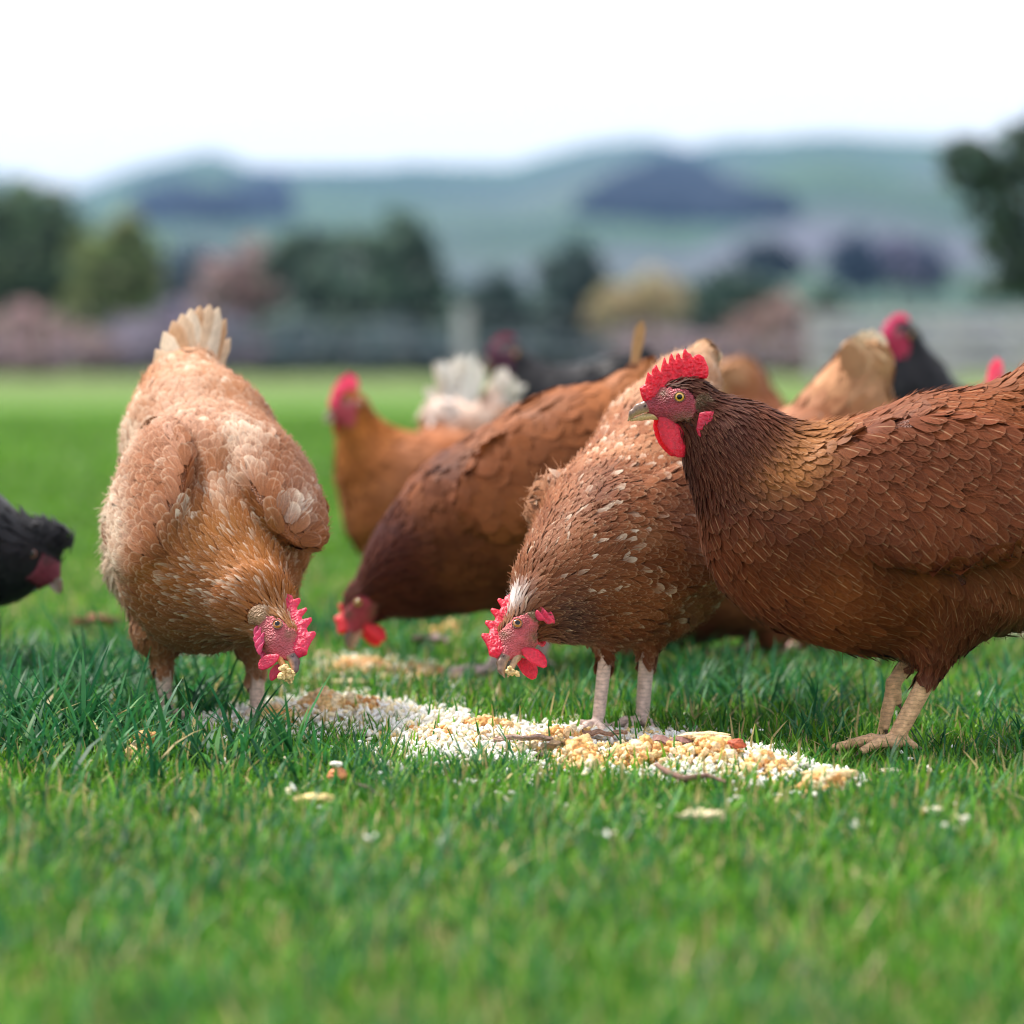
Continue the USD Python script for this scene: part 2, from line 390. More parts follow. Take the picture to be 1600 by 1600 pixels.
plant('hedge', 'dark clipped hedge at the right edge above the rail fence', 'hedge', 48, [(1560, 452, 44, 20), (1630, 450, 60, 24), (1700, 455, 60, 24)], (.06, .12, .08), 1500, .10, 16)
for i, (lb, blobs, c) in enumerate([
        ('low grey heather bush along the fence at far left', [(-60, 560, 90, 26), (60, 562, 90, 24), (150, 558, 60, 28)], (.28, .20, .22)),
        ('low mauve bush along the fence behind the buff hen', [(230, 560, 70, 26), (320, 558, 70, 28), (400, 562, 50, 24)], (.20, .18, .24)),
        ('low slate green bush along the fence left of the pale post', [(470, 556, 70, 30), (580, 558, 80, 28), (670, 560, 60, 26)], (.08, .125, .15)),
        ('low dark bush along the fence right of the pale post', [(780, 558, 60, 28), (860, 556, 60, 30), (930, 562, 50, 24)], (.09, .13, .15)),
        ('low dusty pink bush along the fence behind the big comb', [(1000, 560, 60, 26), (1080, 556, 70, 30), (1160, 560, 60, 26), (1240, 556, 50, 30)], (.32, .25, .27)),
        ('pale grey scrub behind the rail fence', [(1310, 540, 70, 44), (1400, 546, 80, 40), (1500, 540, 80, 46), (1600, 545, 80, 42), (1700, 545, 80, 42)], (.30, .30, .36))]):
    plant('bush', lb, 'bush', 39.2 if i < 5 else 40.5, blobs, c, 1500, .10, 60 + i, trunk=False)
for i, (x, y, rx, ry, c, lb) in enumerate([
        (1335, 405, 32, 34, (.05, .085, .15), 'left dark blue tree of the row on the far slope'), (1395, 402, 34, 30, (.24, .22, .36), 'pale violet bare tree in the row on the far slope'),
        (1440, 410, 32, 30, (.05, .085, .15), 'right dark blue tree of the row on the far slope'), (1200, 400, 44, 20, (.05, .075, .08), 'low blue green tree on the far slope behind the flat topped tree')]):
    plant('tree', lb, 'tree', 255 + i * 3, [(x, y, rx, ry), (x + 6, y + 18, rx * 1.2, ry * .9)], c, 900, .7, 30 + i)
plant('tree', 'dark tree with drooping foliage reaching in at the top right corner', 'tree', 15, [(1690, 300, 105, 120), (1530, 262, 50, 52), (1560, 345, 46, 66), (1640, 400, 80, 66), (1790, 320, 110, 140), (1500, 238, 36, 30), (1590, 250, 44, 44), (1580, 440, 30, 26), (1660, 205, 90, 40)], (.13, .19, .15), 2600, .055, 17, droop=.6, stem=1790)

# dark plantations on the hillside: too far off to count
ico_v, ico_f = None, None
def fir(rng):
    n = 9; a = np.linspace(0, 2 * math.pi, n, endpoint=False)
    rows = [(0.0, .9), (.25, 2.3), (2.2, 2.6), (4.6, 1.9), (6.8, 1.0), (8.2, .05)]
    v = np.array([[r * (1 + rng.normal(0, .16)) * math.cos(x), r * (1 + rng.normal(0, .16)) * math.sin(x), z + rng.normal(0, .2)] for z, r in rows for x in a])
    return v, tri(grid_faces(len(rows), n, True))
def on_hill(px, py):
    ds = np.linspace(262, 1445, 240)
    y = YH - FPX * (hill_z(np.full_like(ds, px), ds) - EYE) / ds
    i = np.argmin(np.abs(y - py))
    d = ds[i]
    return np.array([(px - 800) / FPX * d, d, hill_z(np.array([px]), np.array([d]))[0] - .3])
import shapely
rw = np.random.default_rng(3)
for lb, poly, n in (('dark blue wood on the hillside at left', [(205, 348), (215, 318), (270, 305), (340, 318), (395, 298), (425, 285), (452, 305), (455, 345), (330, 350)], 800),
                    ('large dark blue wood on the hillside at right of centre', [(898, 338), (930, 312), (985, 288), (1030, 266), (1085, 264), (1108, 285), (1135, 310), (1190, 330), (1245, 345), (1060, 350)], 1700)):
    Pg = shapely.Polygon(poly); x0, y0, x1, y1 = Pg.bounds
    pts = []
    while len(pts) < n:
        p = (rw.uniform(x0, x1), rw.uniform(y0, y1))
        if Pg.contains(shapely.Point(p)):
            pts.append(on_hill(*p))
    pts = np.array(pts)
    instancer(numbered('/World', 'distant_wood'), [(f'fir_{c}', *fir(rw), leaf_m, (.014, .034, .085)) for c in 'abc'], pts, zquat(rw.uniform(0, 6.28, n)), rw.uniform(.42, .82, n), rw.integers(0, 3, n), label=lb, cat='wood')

# fences at the far side of the field
wood_m = noisy('weathered_wood', (.30, .30, .32), (.44, .43, .44), 14.0, .85, .4, 60.0, .004)
wire_m = mat('fence_wire', {'p': ('principled_bsdf', {'base_color': (.35, .36, .38), 'metallic': .8, 'roughness': .5})}, [])
def boxm(c, s):
    c, s = np.asarray(c, float), np.asarray(s, float) / 2
    v = np.array([[x, y, z] for x in (-1, 1) for y in (-1, 1) for z in (-1, 1)]) * s + c
    return v, np.array([[0, 1, 3, 2], [4, 6, 7, 5], [0, 4, 5, 1], [2, 3, 7, 6], [0, 2, 6, 4], [1, 5, 7, 3]])
Yf = 33.0
th = thing('rail_fence', 'weathered grey wooden rail fence across the far right of the field', 'fence', W(1450, 600, Yf) * [1, 1, 0])
X0, X1 = W(1275, 0, Yf)[0], W(1800, 0, Yf)[0]
for x in np.linspace(X0, X1, 6):
    put(th, 'post', *boxm((x, Yf, .40), (.11, .10, .86)), wood_m, smooth=False)
for k, z in enumerate((.16, .36, .56, .76)):
    put(th, 'rail', *boxm(((X0 + X1) / 2, Yf - .07, z), (X1 - X0 + .1, .035, .11)), wood_m, smooth=False)
Yw = 36.5
th = thing('wire_fence', 'thin wire fence with spaced posts along the field edge, pale post behind the white tail', 'fence', W(600, 590, Yw) * [1, 1, 0])
for x, w, hgt, m in [(725, .17, .92, wood_m)] + [(q, .07, .85, bark_m) for q in (-200, 60, 330, 1010, 1250)]:
    put(th, 'post', *boxm((W(x, 0, Yw)[0], Yw, hgt / 2), (w, w, hgt)), m, smooth=False)
xa, xb = W(-260, 0, Yw)[0], W(1270, 0, Yw)[0]
for z in (.15, .32, .5, .66, .82):
    put(th, 'wire', *tube(np.array([[xa, Yw - .09, z], [(xa + xb) / 2, Yw - .09, z - .015], [xb, Yw - .09, z]]), .0035, 5), wire_m)

# ------------------------------------------------------------------ hens
def unit(v):
    v = np.asarray(v, float)
    return v / np.linalg.norm(v)

def plumage(name, shaft=0.5, edge=0.35, shaft_col=(0.62, 0.42, 0.27), edge_col=(0.5, 0.3, 0.18), sheen=0.03, rough=0.6, trans=0.12):
    return mat(name, {
        'a': ('attribute', {'attribute': 'tint'}), 'uv': ('attribute', {'attribute': 'st'}), 'x': ('separate_xyz', {}),
        'c': ('math', {'math_type': 'subtract', 'value2': 0.5}), 'ab': ('math', {'math_type': 'absolute'}),
        'sm': ('map_range', {'range_type': 'smoothstep', 'from_min': 0.008, 'from_max': 0.055, 'to_min': 1.0, 'to_max': 0.0, 'clamp': True}),
        'sv': ('map_range', {'range_type': 'smoothstep', 'from_min': 0.2, 'from_max': 0.6, 'to_min': 0.0, 'to_max': shaft, 'clamp': True}),
        'sf': ('math', {'math_type': 'multiply'}), 'sr': ('map_range', {'from_min': 0.1, 'from_max': 0.95, 'to_min': 0.15, 'to_max': 1.0, 'clamp': True}), 'sf2': ('math', {'math_type': 'multiply'}),
        'em': ('map_range', {'range_type': 'smoothstep', 'from_min': 0.32, 'from_max': 0.5, 'to_min': 0.0, 'to_max': edge, 'clamp': True}),
        'ev': ('map_range', {'range_type': 'smoothstep', 'from_min': 0.4, 'from_max': 1.0, 'to_min': 0.0, 'to_max': 1.0, 'clamp': True}),
        'tv': ('map_range', {'range_type': 'smoothstep', 'from_min': 0.86, 'from_max': 1.0, 'to_min': 0.0, 'to_max': edge, 'clamp': True}),
        'ef': ('math', {'math_type': 'multiply'}), 'mx': ('math', {'math_type': 'maximum'}),
        'cb': ('math', {'math_type': 'multiply', 'value2': 34.0}), 'vb': ('math', {'math_type': 'multiply', 'value2': 7.0}),
        'vf': ('math', {'math_type': 'fraction'}), 'vl': ('math', {'math_type': 'floor'}), 'rr': ('math', {'math_type': 'multiply', 'value2': 1 / 15.0}), 'gp': ('math', {'math_type': 'multiply', 'value2': 57.0}),
        'add': ('math', {'math_type': 'multiply_add', 'value2': -30.0}), 'cv': ('combine_xyz', {}), 'bn': ('noise_texture', {'scale': 1.0, 'detail': 2.0}),
        'br': ('map_range', {'from_min': 0.25, 'from_max': 0.75, 'to_min': 0.62, 'to_max': 1.32, 'clamp': True}),
        'rv': ('map_range', {'from_min': 0.0, 'from_max': 1.0, 'to_min': 0.88, 'to_max': 1.12, 'clamp': True}),
        'bm': ('math', {'math_type': 'multiply'}),
        'm0': ('vector_math', {'math_type': 'scale'}),
        'm1': ('mix', {'color2': shaft_col}), 'm2': ('mix', {'color2': edge_col}),
        'bu': ('bump', {'strength': 0.25, 'distance': 0.0006}),
        'p': ('principled_bsdf', {'roughness': rough, 'specular_ior_level': 0.18, 'sheen_weight': sheen, 'sheen_roughness': 0.4, 'sheen_tint': (1.0, 0.9, 0.8)}),
        't': ('translucent_bsdf', {}), 'mc': ('mix_closure', {'fac': trans}),
    }, [('uv.vector', 'x.vector'), ('x.y', 'vf.value1'), ('x.y', 'vl.value1'), ('vl.value', 'rr.value1'), ('x.x', 'c.value1'), ('c.value', 'ab.value1'), ('ab.value', 'sm.value'), ('vf.value', 'sv.value'), ('sm.result', 'sf.value1'), ('sv.result', 'sf.value2'),
        ('ab.value', 'em.value'), ('vf.value', 'ev.value'), ('em.result', 'ef.value1'), ('ev.result', 'ef.value2'), ('vf.value', 'tv.value'), ('ef.value', 'mx.value1'), ('tv.result', 'mx.value2'),
        ('ab.value', 'cb.value1'), ('vf.value', 'add.value1'), ('cb.value', 'add.value3'), ('vf.value', 'vb.value1'), ('rr.value', 'gp.value1'), ('add.value', 'cv.x'), ('vb.value', 'cv.y'), ('gp.value', 'cv.z'), ('cv.vector', 'bn.vector'),
        ('bn.fac', 'br.value'), ('rr.value', 'rv.value'), ('br.result', 'bm.value1'), ('rv.result', 'bm.value2'), ('a.color', 'm0.vector1'), ('bm.value', 'm0.scale'),
        ('m0.vector', 'm1.color1'), ('rr.value', 'sr.value'), ('sr.result', 'sf2.value1'), ('sf.value', 'sf2.value2'), ('sf2.value', 'm1.fac'), ('m1.color', 'm2.color1'), ('mx.value', 'm2.fac'), ('m2.color', 'p.base_color'), ('m2.color', 't.color'),
        ('bn.fac', 'bu.height'), ('bu.normal', 'p.normal'), ('p.BSDF', 'mc.closure1'), ('t.BSDF', 'mc.closure2')], surface='mc.closure')

skin_m = mat('hen_skin', {
    'a': ('attribute', {'attribute': 'tint'}), 'g': ('geometry', {}), 'n': ('noise_texture', {'scale': 190.0, 'detail': 4.0}), 'v': ('voronoi_texture', {'scale': 520.0}),
    'r': ('map_range', {'from_min': 0.3, 'from_max': 0.7, 'to_min': 0.72, 'to_max': 1.25, 'clamp': True}), 'm': ('vector_math', {'math_type': 'scale'}),
    'uv': ('attribute', {'attribute': 'st'}), 'ux': ('separate_xyz', {}), 'wv': ('wave_texture', {'wave_type': 'bands', 'bands_direction': 'z', 'profile': 'saw', 'scale': 78.0, 'distortion': 5.0, 'detail': 2.0, 'detail_scale': 1.5}),
    'mh': ('mix', {}), 'dk': ('map_range', {'from_min': 0.0, 'from_max': 0.3, 'to_min': 0.74, 'to_max': 1.08, 'clamp': True}), 'dm': ('mix', {'color1': (1, 1, 1)}), 'mul': ('mix', {'mix_type': 'multiply', 'fac': 1.0}),
    'b': ('bump', {'strength': 0.8, 'distance': 0.0016}), 'p': ('principled_bsdf', {'roughness': 0.52, 'specular_ior_level': 0.4}),
}, [('g.position', 'n.vector'), ('g.position', 'v.vector'), ('n.fac', 'r.value'), ('a.color', 'm.vector1'), ('r.result', 'm.scale'), ('uv.vector', 'ux.vector'), ('g.position', 'wv.vector'), ('ux.x', 'mh.fac'), ('v.distance', 'mh.color1'), ('wv.color', 'mh.color2'), ('wv.fac', 'dk.value'), ('ux.x', 'dm.fac'), ('dk.result', 'dm.color2'), ('m.vector', 'mul.color1'), ('dm.color', 'mul.color2'),
    ('mul.color', 'p.base_color'), ('mh.color', 'b.height'), ('b.normal', 'p.normal')])

comb_m = mat('comb_skin', {
    'a': ('attribute', {'attribute': 'tint'}), 'g': ('geometry', {}), 'n': ('noise_texture', {'scale': 260.0, 'detail': 4.0}), 'v': ('voronoi_texture', {'scale': 900.0}),
    'd': ('map_range', {'from_min': 0.0, 'from_max': 0.36, 'to_min': 1.0, 'to_max': 0.0, 'clamp': True}),
    'n3': ('noise_texture', {'scale': 70.0, 'detail': 2.0}), 'p3': ('map_range', {'from_min': 0.42, 'from_max': 0.7, 'to_min': 0.0, 'to_max': 0.28, 'clamp': True}),
    'w': ('math', {'math_type': 'multiply'}), 'mw': ('mix', {'color2': (0.78, 0.36, 0.42)}),
    'r': ('map_range', {'from_min': 0.3, 'from_max': 0.7, 'to_min': 0.72, 'to_max': 1.25, 'clamp': True}), 'm': ('vector_math', {'math_type': 'scale'}),
    'b': ('bump', {'strength': 0.22, 'distance': 0.0012}), 'p': ('principled_bsdf', {'roughness': 0.46, 'specular_ior_level': 0.4, 'subsurface_weight': 0.3, 'subsurface_scale': 0.0025, 'subsurface_radius': (1.0, 0.25, 0.2)}),
}, [('g.position', 'n.vector'), ('g.position', 'v.vector'), ('g.position', 'n3.vector'), ('n3.fac', 'p3.value'), ('v.distance', 'd.value'), ('d.result', 'w.value1'), ('p3.result', 'w.value2'), ('n.fac', 'r.value'), ('a.color', 'm.vector1'), ('r.result', 'm.scale'),
    ('m.vector', 'mw.color1'), ('w.value', 'mw.fac'), ('mw.color', 'p.base_color'), ('v.distance', 'b.height'), ('b.normal', 'p.normal')])

horn_m = mat('horn', {'a': ('attribute', {'attribute': 'tint'}), 'g': ('geometry', {}), 'n': ('noise_texture', {'scale': 500.0, 'detail': 3.0}), 'r': ('map_range', {'from_min': 0.3, 'from_max': 0.7, 'to_min': 0.75, 'to_max': 1.2, 'clamp': True}), 'm': ('vector_math', {'math_type': 'scale'}), 'p': ('principled_bsdf', {'roughness': 0.33, 'specular_ior_level': 0.5})},
             [('g.position', 'n.vector'), ('n.fac', 'r.value'), ('a.color', 'm.vector1'), ('r.result', 'm.scale'), ('m.vector', 'p.base_color')])
eye_m = mat('eye_ball', {'a': ('attribute', {'attribute': 'tint'}), 'p': ('principled_bsdf', {'roughness': 0.08, 'specular_ior_level': 0.7, 'coat_weight': 1.0})}, [('a.color', 'p.base_color')])
pupil_m = mat('eye_pupil', {'p': ('principled_bsdf', {'roughness': 0.12, 'base_color': (0.003, 0.003, 0.004), 'specular_ior_level': 0.4})}, [])

ZM = 0.0894   # millimetres per pixel of the enlarged view the comb and wattles were measured in
def zl(pts):
    return np.array([(-(x - 710) * ZM, -(y - 730) * ZM) for x, y in pts])
COMB_A = zl([(262, 700), (245, 610), (310, 565), (345, 420), (385, 475), (397, 395), (445, 338), (490, 440), (508, 360), (545, 242), (583, 375), (600, 265), (628, 207), (668, 325), (680, 235), (700, 207), (722, 240), (743, 330), (755, 220), (777, 155), (815, 215), (850, 230), (868, 285), (895, 240), (950, 235), (1000, 268), (1030, 335), (1055, 395), (1052, 470), (1030, 518), (930, 530), (760, 590), (640, 640), (520, 720), (400, 790), (290, 775)])
COMB_B = np.array([(40, -5), (43, 5), (38, 11), (34, 19), (30, 29), (26.5, 30.5), (22, 23.5), (17, 26), (13.5, 37), (10, 38.5), (5, 29), (1, 31), (-2.5, 42), (-6, 43), (-9, 33), (-13, 34), (-17.5, 44), (-21, 45), (-23.5, 38), (-28, 40), (-34, 37), (-38, 29), (-36, 20), (-28, 12), (-16, 6), (0, 2), (10, 0), (22, -5), (32, -8)], float)
WATTLE = zl([(440, 950), (425, 1060), (450, 1170), (490, 1260), (560, 1350), (640, 1420), (720, 1420), (785, 1330), (805, 1220), (770, 1130), (720, 1060), (620, 1000), (520, 940)])
LOBE = zl([(900, 905), (960, 890), (1060, 880), (1085, 970), (1030, 1045), (960, 1085), (925, 1120), (912, 1195), (880, 1185), (858, 1085), (880, 980)])

class Hen:
    def __init__(self, name, label, group, Y, styles, h, mats, blur=1.0, seed=1, cols=None):
        self.Y, self.styles, self.h, self.blur, self.mats = Y, styles, h, blur, mats
        self.rng = np.random.default_rng(seed)
        self.soft, self.cap, self.fuzz_step, self.woff = .6, 21.0, .0034, 0.0
        self.prims, self.name, self.label, self.group = [], name, label, group
        self.mm = 1.0
        self.cols = dict(comb=(0.50, 0.004, 0.022), face=(0.36, 0.035, 0.055), leg=(0.55, 0.42, 0.33), beak=(0.42, 0.28, 0.14), beak_dark=(0.13, 0.075, 0.05), iris=(0.50, 0.26, 0.03), ear=(0.16, 0.09, 0.05), **(cols or {})) if not cols else {**dict(comb=(0.50, 0.004, 0.022), face=(0.36, 0.035, 0.055), leg=(0.55, 0.42, 0.33), beak=(0.42, 0.28, 0.14), beak_dark=(0.13, 0.075, 0.05), iris=(0.50, 0.26, 0.03), ear=(0.16, 0.09, 0.05)), **cols}

    def P(self, p):
        return W(p[0], p[1], self.Y + (p[2] if len(p) > 2 else 0))

    def r(self, px, p):
        return px / FPX * (self.Y + (p[2] if len(p) > 2 else 0))

    def cone(self, a, b, ra, rb, style, k=0.02, ds=0.85, flow=None):
        A, B = self.P(a), self.P(b)
        self.prims.append(dict(t='c', a=A, b=B, ra=self.r(ra, a), rb=self.r(rb, b), style=style, k=k, ds=ds, flow=unit(B - A if flow is None else flow)))

    def raw(self, A, B, ra, rb, style, k=0.006, ds=1.0, flow=None, lat=None):
        A, B = np.asarray(A, float), np.asarray(B, float)
        d = B - A
        self.prims.append(dict(t='c', a=A, b=B, ra=ra, rb=rb, style=style, k=k, ds=ds, lat=lat, flow=unit(flow) if flow is not None else (unit(d) if np.linalg.norm(d) > 1e-9 else np.array([1.0, 0, 0]))))

    def wing(self, c, ul, un, radii, flow, style='wing', k=0.008):
        """A folded wing: a flat ellipsoid, ul along it, un out of its face, radii in metres (along, across, thick)."""
        u = unit(ul); n = unit(np.asarray(un, float) - np.dot(un, u) * u); w = np.cross(n, u)
        self.prims.append(dict(t='e', c=self.P(c), R=np.array([u, w, n]), rad=np.array(radii), style=style, k=k, flow=unit(flow)))

    def dist1(self, q, P):
        if q['t'] == 'e':
            x = (P - q['c']) @ q['R'].T
            k0 = np.sqrt(((x / q['rad']) ** 2).sum(1)); k1 = np.sqrt(((x / q['rad'] ** 2) ** 2).sum(1))
            return k0 * (k0 - 1) / np.maximum(k1, 1e-9)
        X, ds = P - q['a'], q['ds']
        ba = q['b'] - q['a']
        if ds != 1.0:
            ax = np.array([0, 1.0, 0]) if q.get('lat') is None else q['lat']
            X = X + (X @ ax)[:, None] * (1 / ds - 1) * ax[None]
            ba = ba + np.dot(ba, ax) * (1 / ds - 1) * ax
        L2 = max(np.dot(ba, ba), 1e-12)
        t = np.clip(X @ ba / L2, 0, 1)
        return np.sqrt(((X - t[:, None] * ba) ** 2).sum(1)) - (q['ra'] + (q['rb'] - q['ra']) * t)

    def sdf(self, P, parts=False):
        P = np.asarray(P, float)
        out, D = None, []
        for q in self.prims:
            d = self.dist1(q, P)
            if parts:
                D.append(d)
            if out is None:
                out = d
            else:
                k = q['k']
                hh = np.maximum(k - np.abs(out - d), 0) / k
                out = np.minimum(out, d) - hh * hh * k * 0.25
        return (out, np.array(D)) if parts else out

    def normal(self, P, e=0.0012):
        g = np.zeros_like(P)
        for s in ((1, 1, 1), (1, -1, -1), (-1, 1, -1), (-1, -1, 1)):
            s = np.array(s, float)
            g += s * self.sdf(P + e * s)[:, None]
        return g / np.maximum(np.linalg.norm(g, axis=1, keepdims=True), 1e-12)

    def head(self, c, f, u, s=1.0, comb='A', crest=False, lean=0.0, face=True, cs=1.0, beak_open=0.0, ws=1.0, lobe=None):
        """Head frame: c the point between the eyes (photo pixel and depth), f towards the beak, u towards the comb; s scales it."""
        f = unit(f); u = np.asarray(u, float); u = unit(u - np.dot(u, f) * f)
        self.f, self.u, self.l, self.s = f, u, np.cross(f, u), s * 0.001
        self.c = self.P(c)
        self.ws, self.lobe = ws, lobe
        self.comb_kind, self.crest, self.lean, self.cs, self.beak_open = comb, crest, lean, cs, beak_open
        H = self.hl
        for a, b, ra, rb, st, ds in ((( -8, -3), (6, -3), 21, 20, 'head', .8), ((8, -6), (29, -7), 17, 9.5, 'face', .72), ((4, -14), (22, -15), 13, 6, 'face', .75)):
            self.raw(H(*a), H(*b), ra * self.s, rb * self.s, st, k=0.006, ds=ds, flow=-f, lat=self.l)
        for sd in (-1, 1):     # brow and cheek, ear
            if self.h < .003:
                self.raw(H(-20, -7, sd * 11.5), H(-22, -6, sd * 11.5), 7.6 * self.s, 7.4 * self.s, 'ear', k=0.003, flow=-f)
            self.raw(H(4, 1, sd * 11), H(-1, 2, sd * 11), 6.5 * self.s, 6.5 * self.s, 'face', k=0.004, flow=-f)

    def hl(self, f, u, l=0.0):
        return self.c + (self.f * f + self.u * u + self.l * l) * self.s

    def headspace(self, P):
        x = (P - self.c) / self.s
        return x @ self.f, x @ self.u, x @ self.l

    def bare(self, P):
        """1 where the face is bare red skin."""
        if not hasattr(self, 'c'):
            return np.zeros(len(P), bool)
        f, u, l = self.headspace(P)
        w = meshkit.noise(P / .0026, 6) - .5
        brow = (u < 9.5 + 0.10 * f + 3 * w) if True else u
        m = (((f - 10) / 26) ** 2 + ((u + 8) / 19) ** 2 < 1 + .5 * w) & brow & (f > -16 + 5 * w)
        m |= (f > 15) & (u < 12)
        return m & (np.abs(l) < 30) & (f < 60) & (u > -32)

    def leg(self, hock, foot, ra=9.5, rb=7.5, fd=(-1, -0.2), lifted=False, spread=0.62, toe=1.0, ground=0.004):
        """Shank from the hock down to the foot (photo pixels, depth), then three front toes and a hind toe with claws. ra, rb in millimetres."""
        A, B = self.P(hock), self.P(foot)
        if not lifted:
            B[2] = 0.018
        self.raw(A, B, ra / 1000, rb / 1000, 'leg', k=0.008)
        fd = unit([fd[0], fd[1], 0])
        for ang, L in ((-spread, 0.043), (0, 0.054), (spread, 0.043), (math.pi, 0.018)):
            L *= toe
            d = np.array([fd[0] * math.cos(ang) - fd[1] * math.sin(ang), fd[0] * math.sin(ang) + fd[1] * math.cos(ang), 0])
            if lifted:
                d = unit(d * 0.25 + np.array([0, 0, -1.0]))
                m = B + d * L * 0.55; e = B + d * L
                t = e + unit(d + np.array([0.3, 0, -0.3])) * 0.012
            else:
                m = B + d * L * 0.5; m[2] = 0.019
                e = B + d * L; e[2] = 0.013
                t = e + d * 0.012; t[2] = 0.008
            self.raw(B, m, rb * 0.00074, 0.0052, 'leg', k=0.004)
            self.raw(m, e, 0.0054, 0.0040, 'leg', k=0.003)
            self.raw(e, t, 0.0030, 0.0008, 'claw', k=0.002)

    # ---- feathers
    def grow(self, v, f, fuzz=False):
        """Feathers over the skin; fuzz: the fine loose barbs that lie over them."""
        rng = self.rng
        a, b, c = v[f[:, 0]], v[f[:, 1]], v[f[:, 2]]
        cr = np.cross(b - a, c - a)
        ar = 0.5 * np.linalg.norm(cr, axis=1)
        # candidate points
        smin = min(s['S'] for k, s in self.styles.items() if s.get('S'))
        N = int(min(115000, ar.sum() / (smin * self.blur / 1000) ** 2 * 2.7)) if not fuzz else int(ar.sum() / self.fuzz_step ** 2 * 1.5)
        fi = rng.choice(len(f), N, p=ar / ar.sum())
        r1, r2 = np.sqrt(rng.random(N)), rng.random(N)
        P = a[fi] * (1 - r1)[:, None] + b[fi] * (r1 * (1 - r2))[:, None] + c[fi] * (r1 * r2)[:, None]
        Nn = cr[fi] / (np.linalg.norm(cr[fi], axis=1, keepdims=True) + 1e-15)
        ok = ~self.bare(P)
        P, Nn = P[ok], Nn[ok]
        d, D = self.sdf(P, True)
        names = [q['style'] for q in self.prims]
        near = D.argmin(0)
        ok = np.array([bool(self.styles[n].get('S')) if n in self.styles else False for n in names])[near]
        P, Nn, D, near = P[ok], Nn[ok], D[:, ok], near[ok]
        flow_ok = np.array([bool(self.styles.get(n, {}).get('S')) for n in names])
        wt = np.exp(-np.clip(D - D.min(0), 0, 1) / 0.007) * flow_ok[:, None]
        wt /= wt.sum(0)
        flow = np.einsum('ip,ic->pc', wt, np.array([q['flow'] for q in self.prims]))
        def mixed(key, default):
            val = np.array([self.styles[n].get(key, default) if n in self.styles else default for n in names], float)
            return wt.T @ val
        S = mixed('S', 6) * self.blur / 1000
        view = -(Nn * (P - np.array([0, 0, EYE])) / np.linalg.norm(P - np.array([0, 0, EYE]), axis=1, keepdims=True)).sum(1)
        hid = np.where(view < -0.35, 1.8, 1.0)
        if fuzz:
            hid, S = np.ones(len(P)), np.where(view < -.25, .009, self.fuzz_step)
        S = S * hid
        kd = cKDTree(P)
        lists = kd.query_ball_point(P, S, workers=-1)
        alive = np.ones(len(P), bool); keep = []
        for i in range(len(P)):
            if alive[i]:
                keep.append(i)
                alive[lists[i]] = False
        keep = np.array(keep)
        P, Nn, wt, flow, hid = P[keep], Nn[keep], wt[:, keep], flow[keep], hid[keep]
        n = len(P)
        # style by lot, so that regions run into each other
        cum = np.cumsum(wt, 0)
        pick = (rng.random(n)[None] > cum).sum(0).clip(0, len(names) - 1)
        st = [self.styles[names[i]] for i in pick]
        def one(key, default):
            return np.array([s.get(key, default) for s in st], float)
        def mx(key, default):
            val = np.array([self.styles[nm].get(key, default) if nm in self.styles else default for nm in names], float)
            return wt.T @ val
        L = mx('L', 20) / 1000 * rng.uniform(0.82, 1.2, n) * hid ** 0.7
        Wd = mx('W', 10) / 1000 * rng.uniform(0.85, 1.15, n) * hid
        lift = one('lift', 3.0) / 1000 * rng.uniform(0.5, 1.5, n)
        if fuzz:
            L, Wd, lift = L * rng.uniform(.55, .9, n), np.full(n, .00075) * rng.uniform(.7, 1.3, n), lift * 1.5 + .0028
        point, jit, g = one('point', 0.2), one('jit', 0.12), mx('g', 0.3)
        if self.blur > 1.2:
            L *= self.blur ** 0.6; Wd *= self.blur
        nz = meshkit.noise(P / 0.035, 3) - 0.5
        nz2 = meshkit.noise(P / 0.012, 5) - 0.5
        flow = flow + np.array([0, 0, -1.0])[None] * g[:, None]
        flow -= (flow * Nn).sum(1, keepdims=True) * Nn
        flow /= np.maximum(np.linalg.norm(flow, axis=1, keepdims=True), 1e-9)
        side = np.cross(Nn, flow)
        ang = nz * 0.7 + rng.normal(0, 1, n) * (jit if not fuzz else .22 + jit)
        dirs = flow * np.cos(ang)[:, None] + side * np.sin(ang)[:, None]
        # colour
        tint = np.zeros((n, 3))
        ns = meshkit.fbm(P / 0.045, 3, 11)
        rn = rng.random(n)
        white = np.zeros(n)
        tt = np.clip((ns - 0.3) / 0.4 * 0.7 + rn * 0.35 - 0.02, 0, 0.999)
        for k, nm in enumerate(names):
            if self.styles.get(nm, {}).get('S'):
                cc = np.array(self.styles[nm]['cols'])
                x = np.linspace(0, 1, len(cc))
                tint += wt[k][:, None] * np.stack([np.interp(tt, x, cc[:, q]) for q in range(3)], 1)
        for i, s in enumerate(st):
            p = s.get('white', 0)
            if p and not fuzz and (rng.random() < p * (0.25 + 3.0 * max(nz2[i] + nz[i], 0))):
                w = rng.uniform(0.25, 0.95)
                white[i] = w
                tint[i] = tint[i] * (1 - w * .25) + np.array(s.get('wcol', (0.74, 0.61, 0.48))) * w * .25
        if hasattr(self, 'paint'):
            tint, more = self.paint(P, tint, rng)
            white = np.maximum(white, more)
        wcol = np.array([s.get('wcol', (0.76, 0.64, 0.51)) for s in st])
        # centre lines along the skin
        rows = np.array([0, .25, .5, .75, .92, 1.0])
        C = np.zeros((n, 6, 3)); NN = np.zeros((n, 6, 3))
        p = P.copy(); dr = dirs.copy()
        prev = 0.0
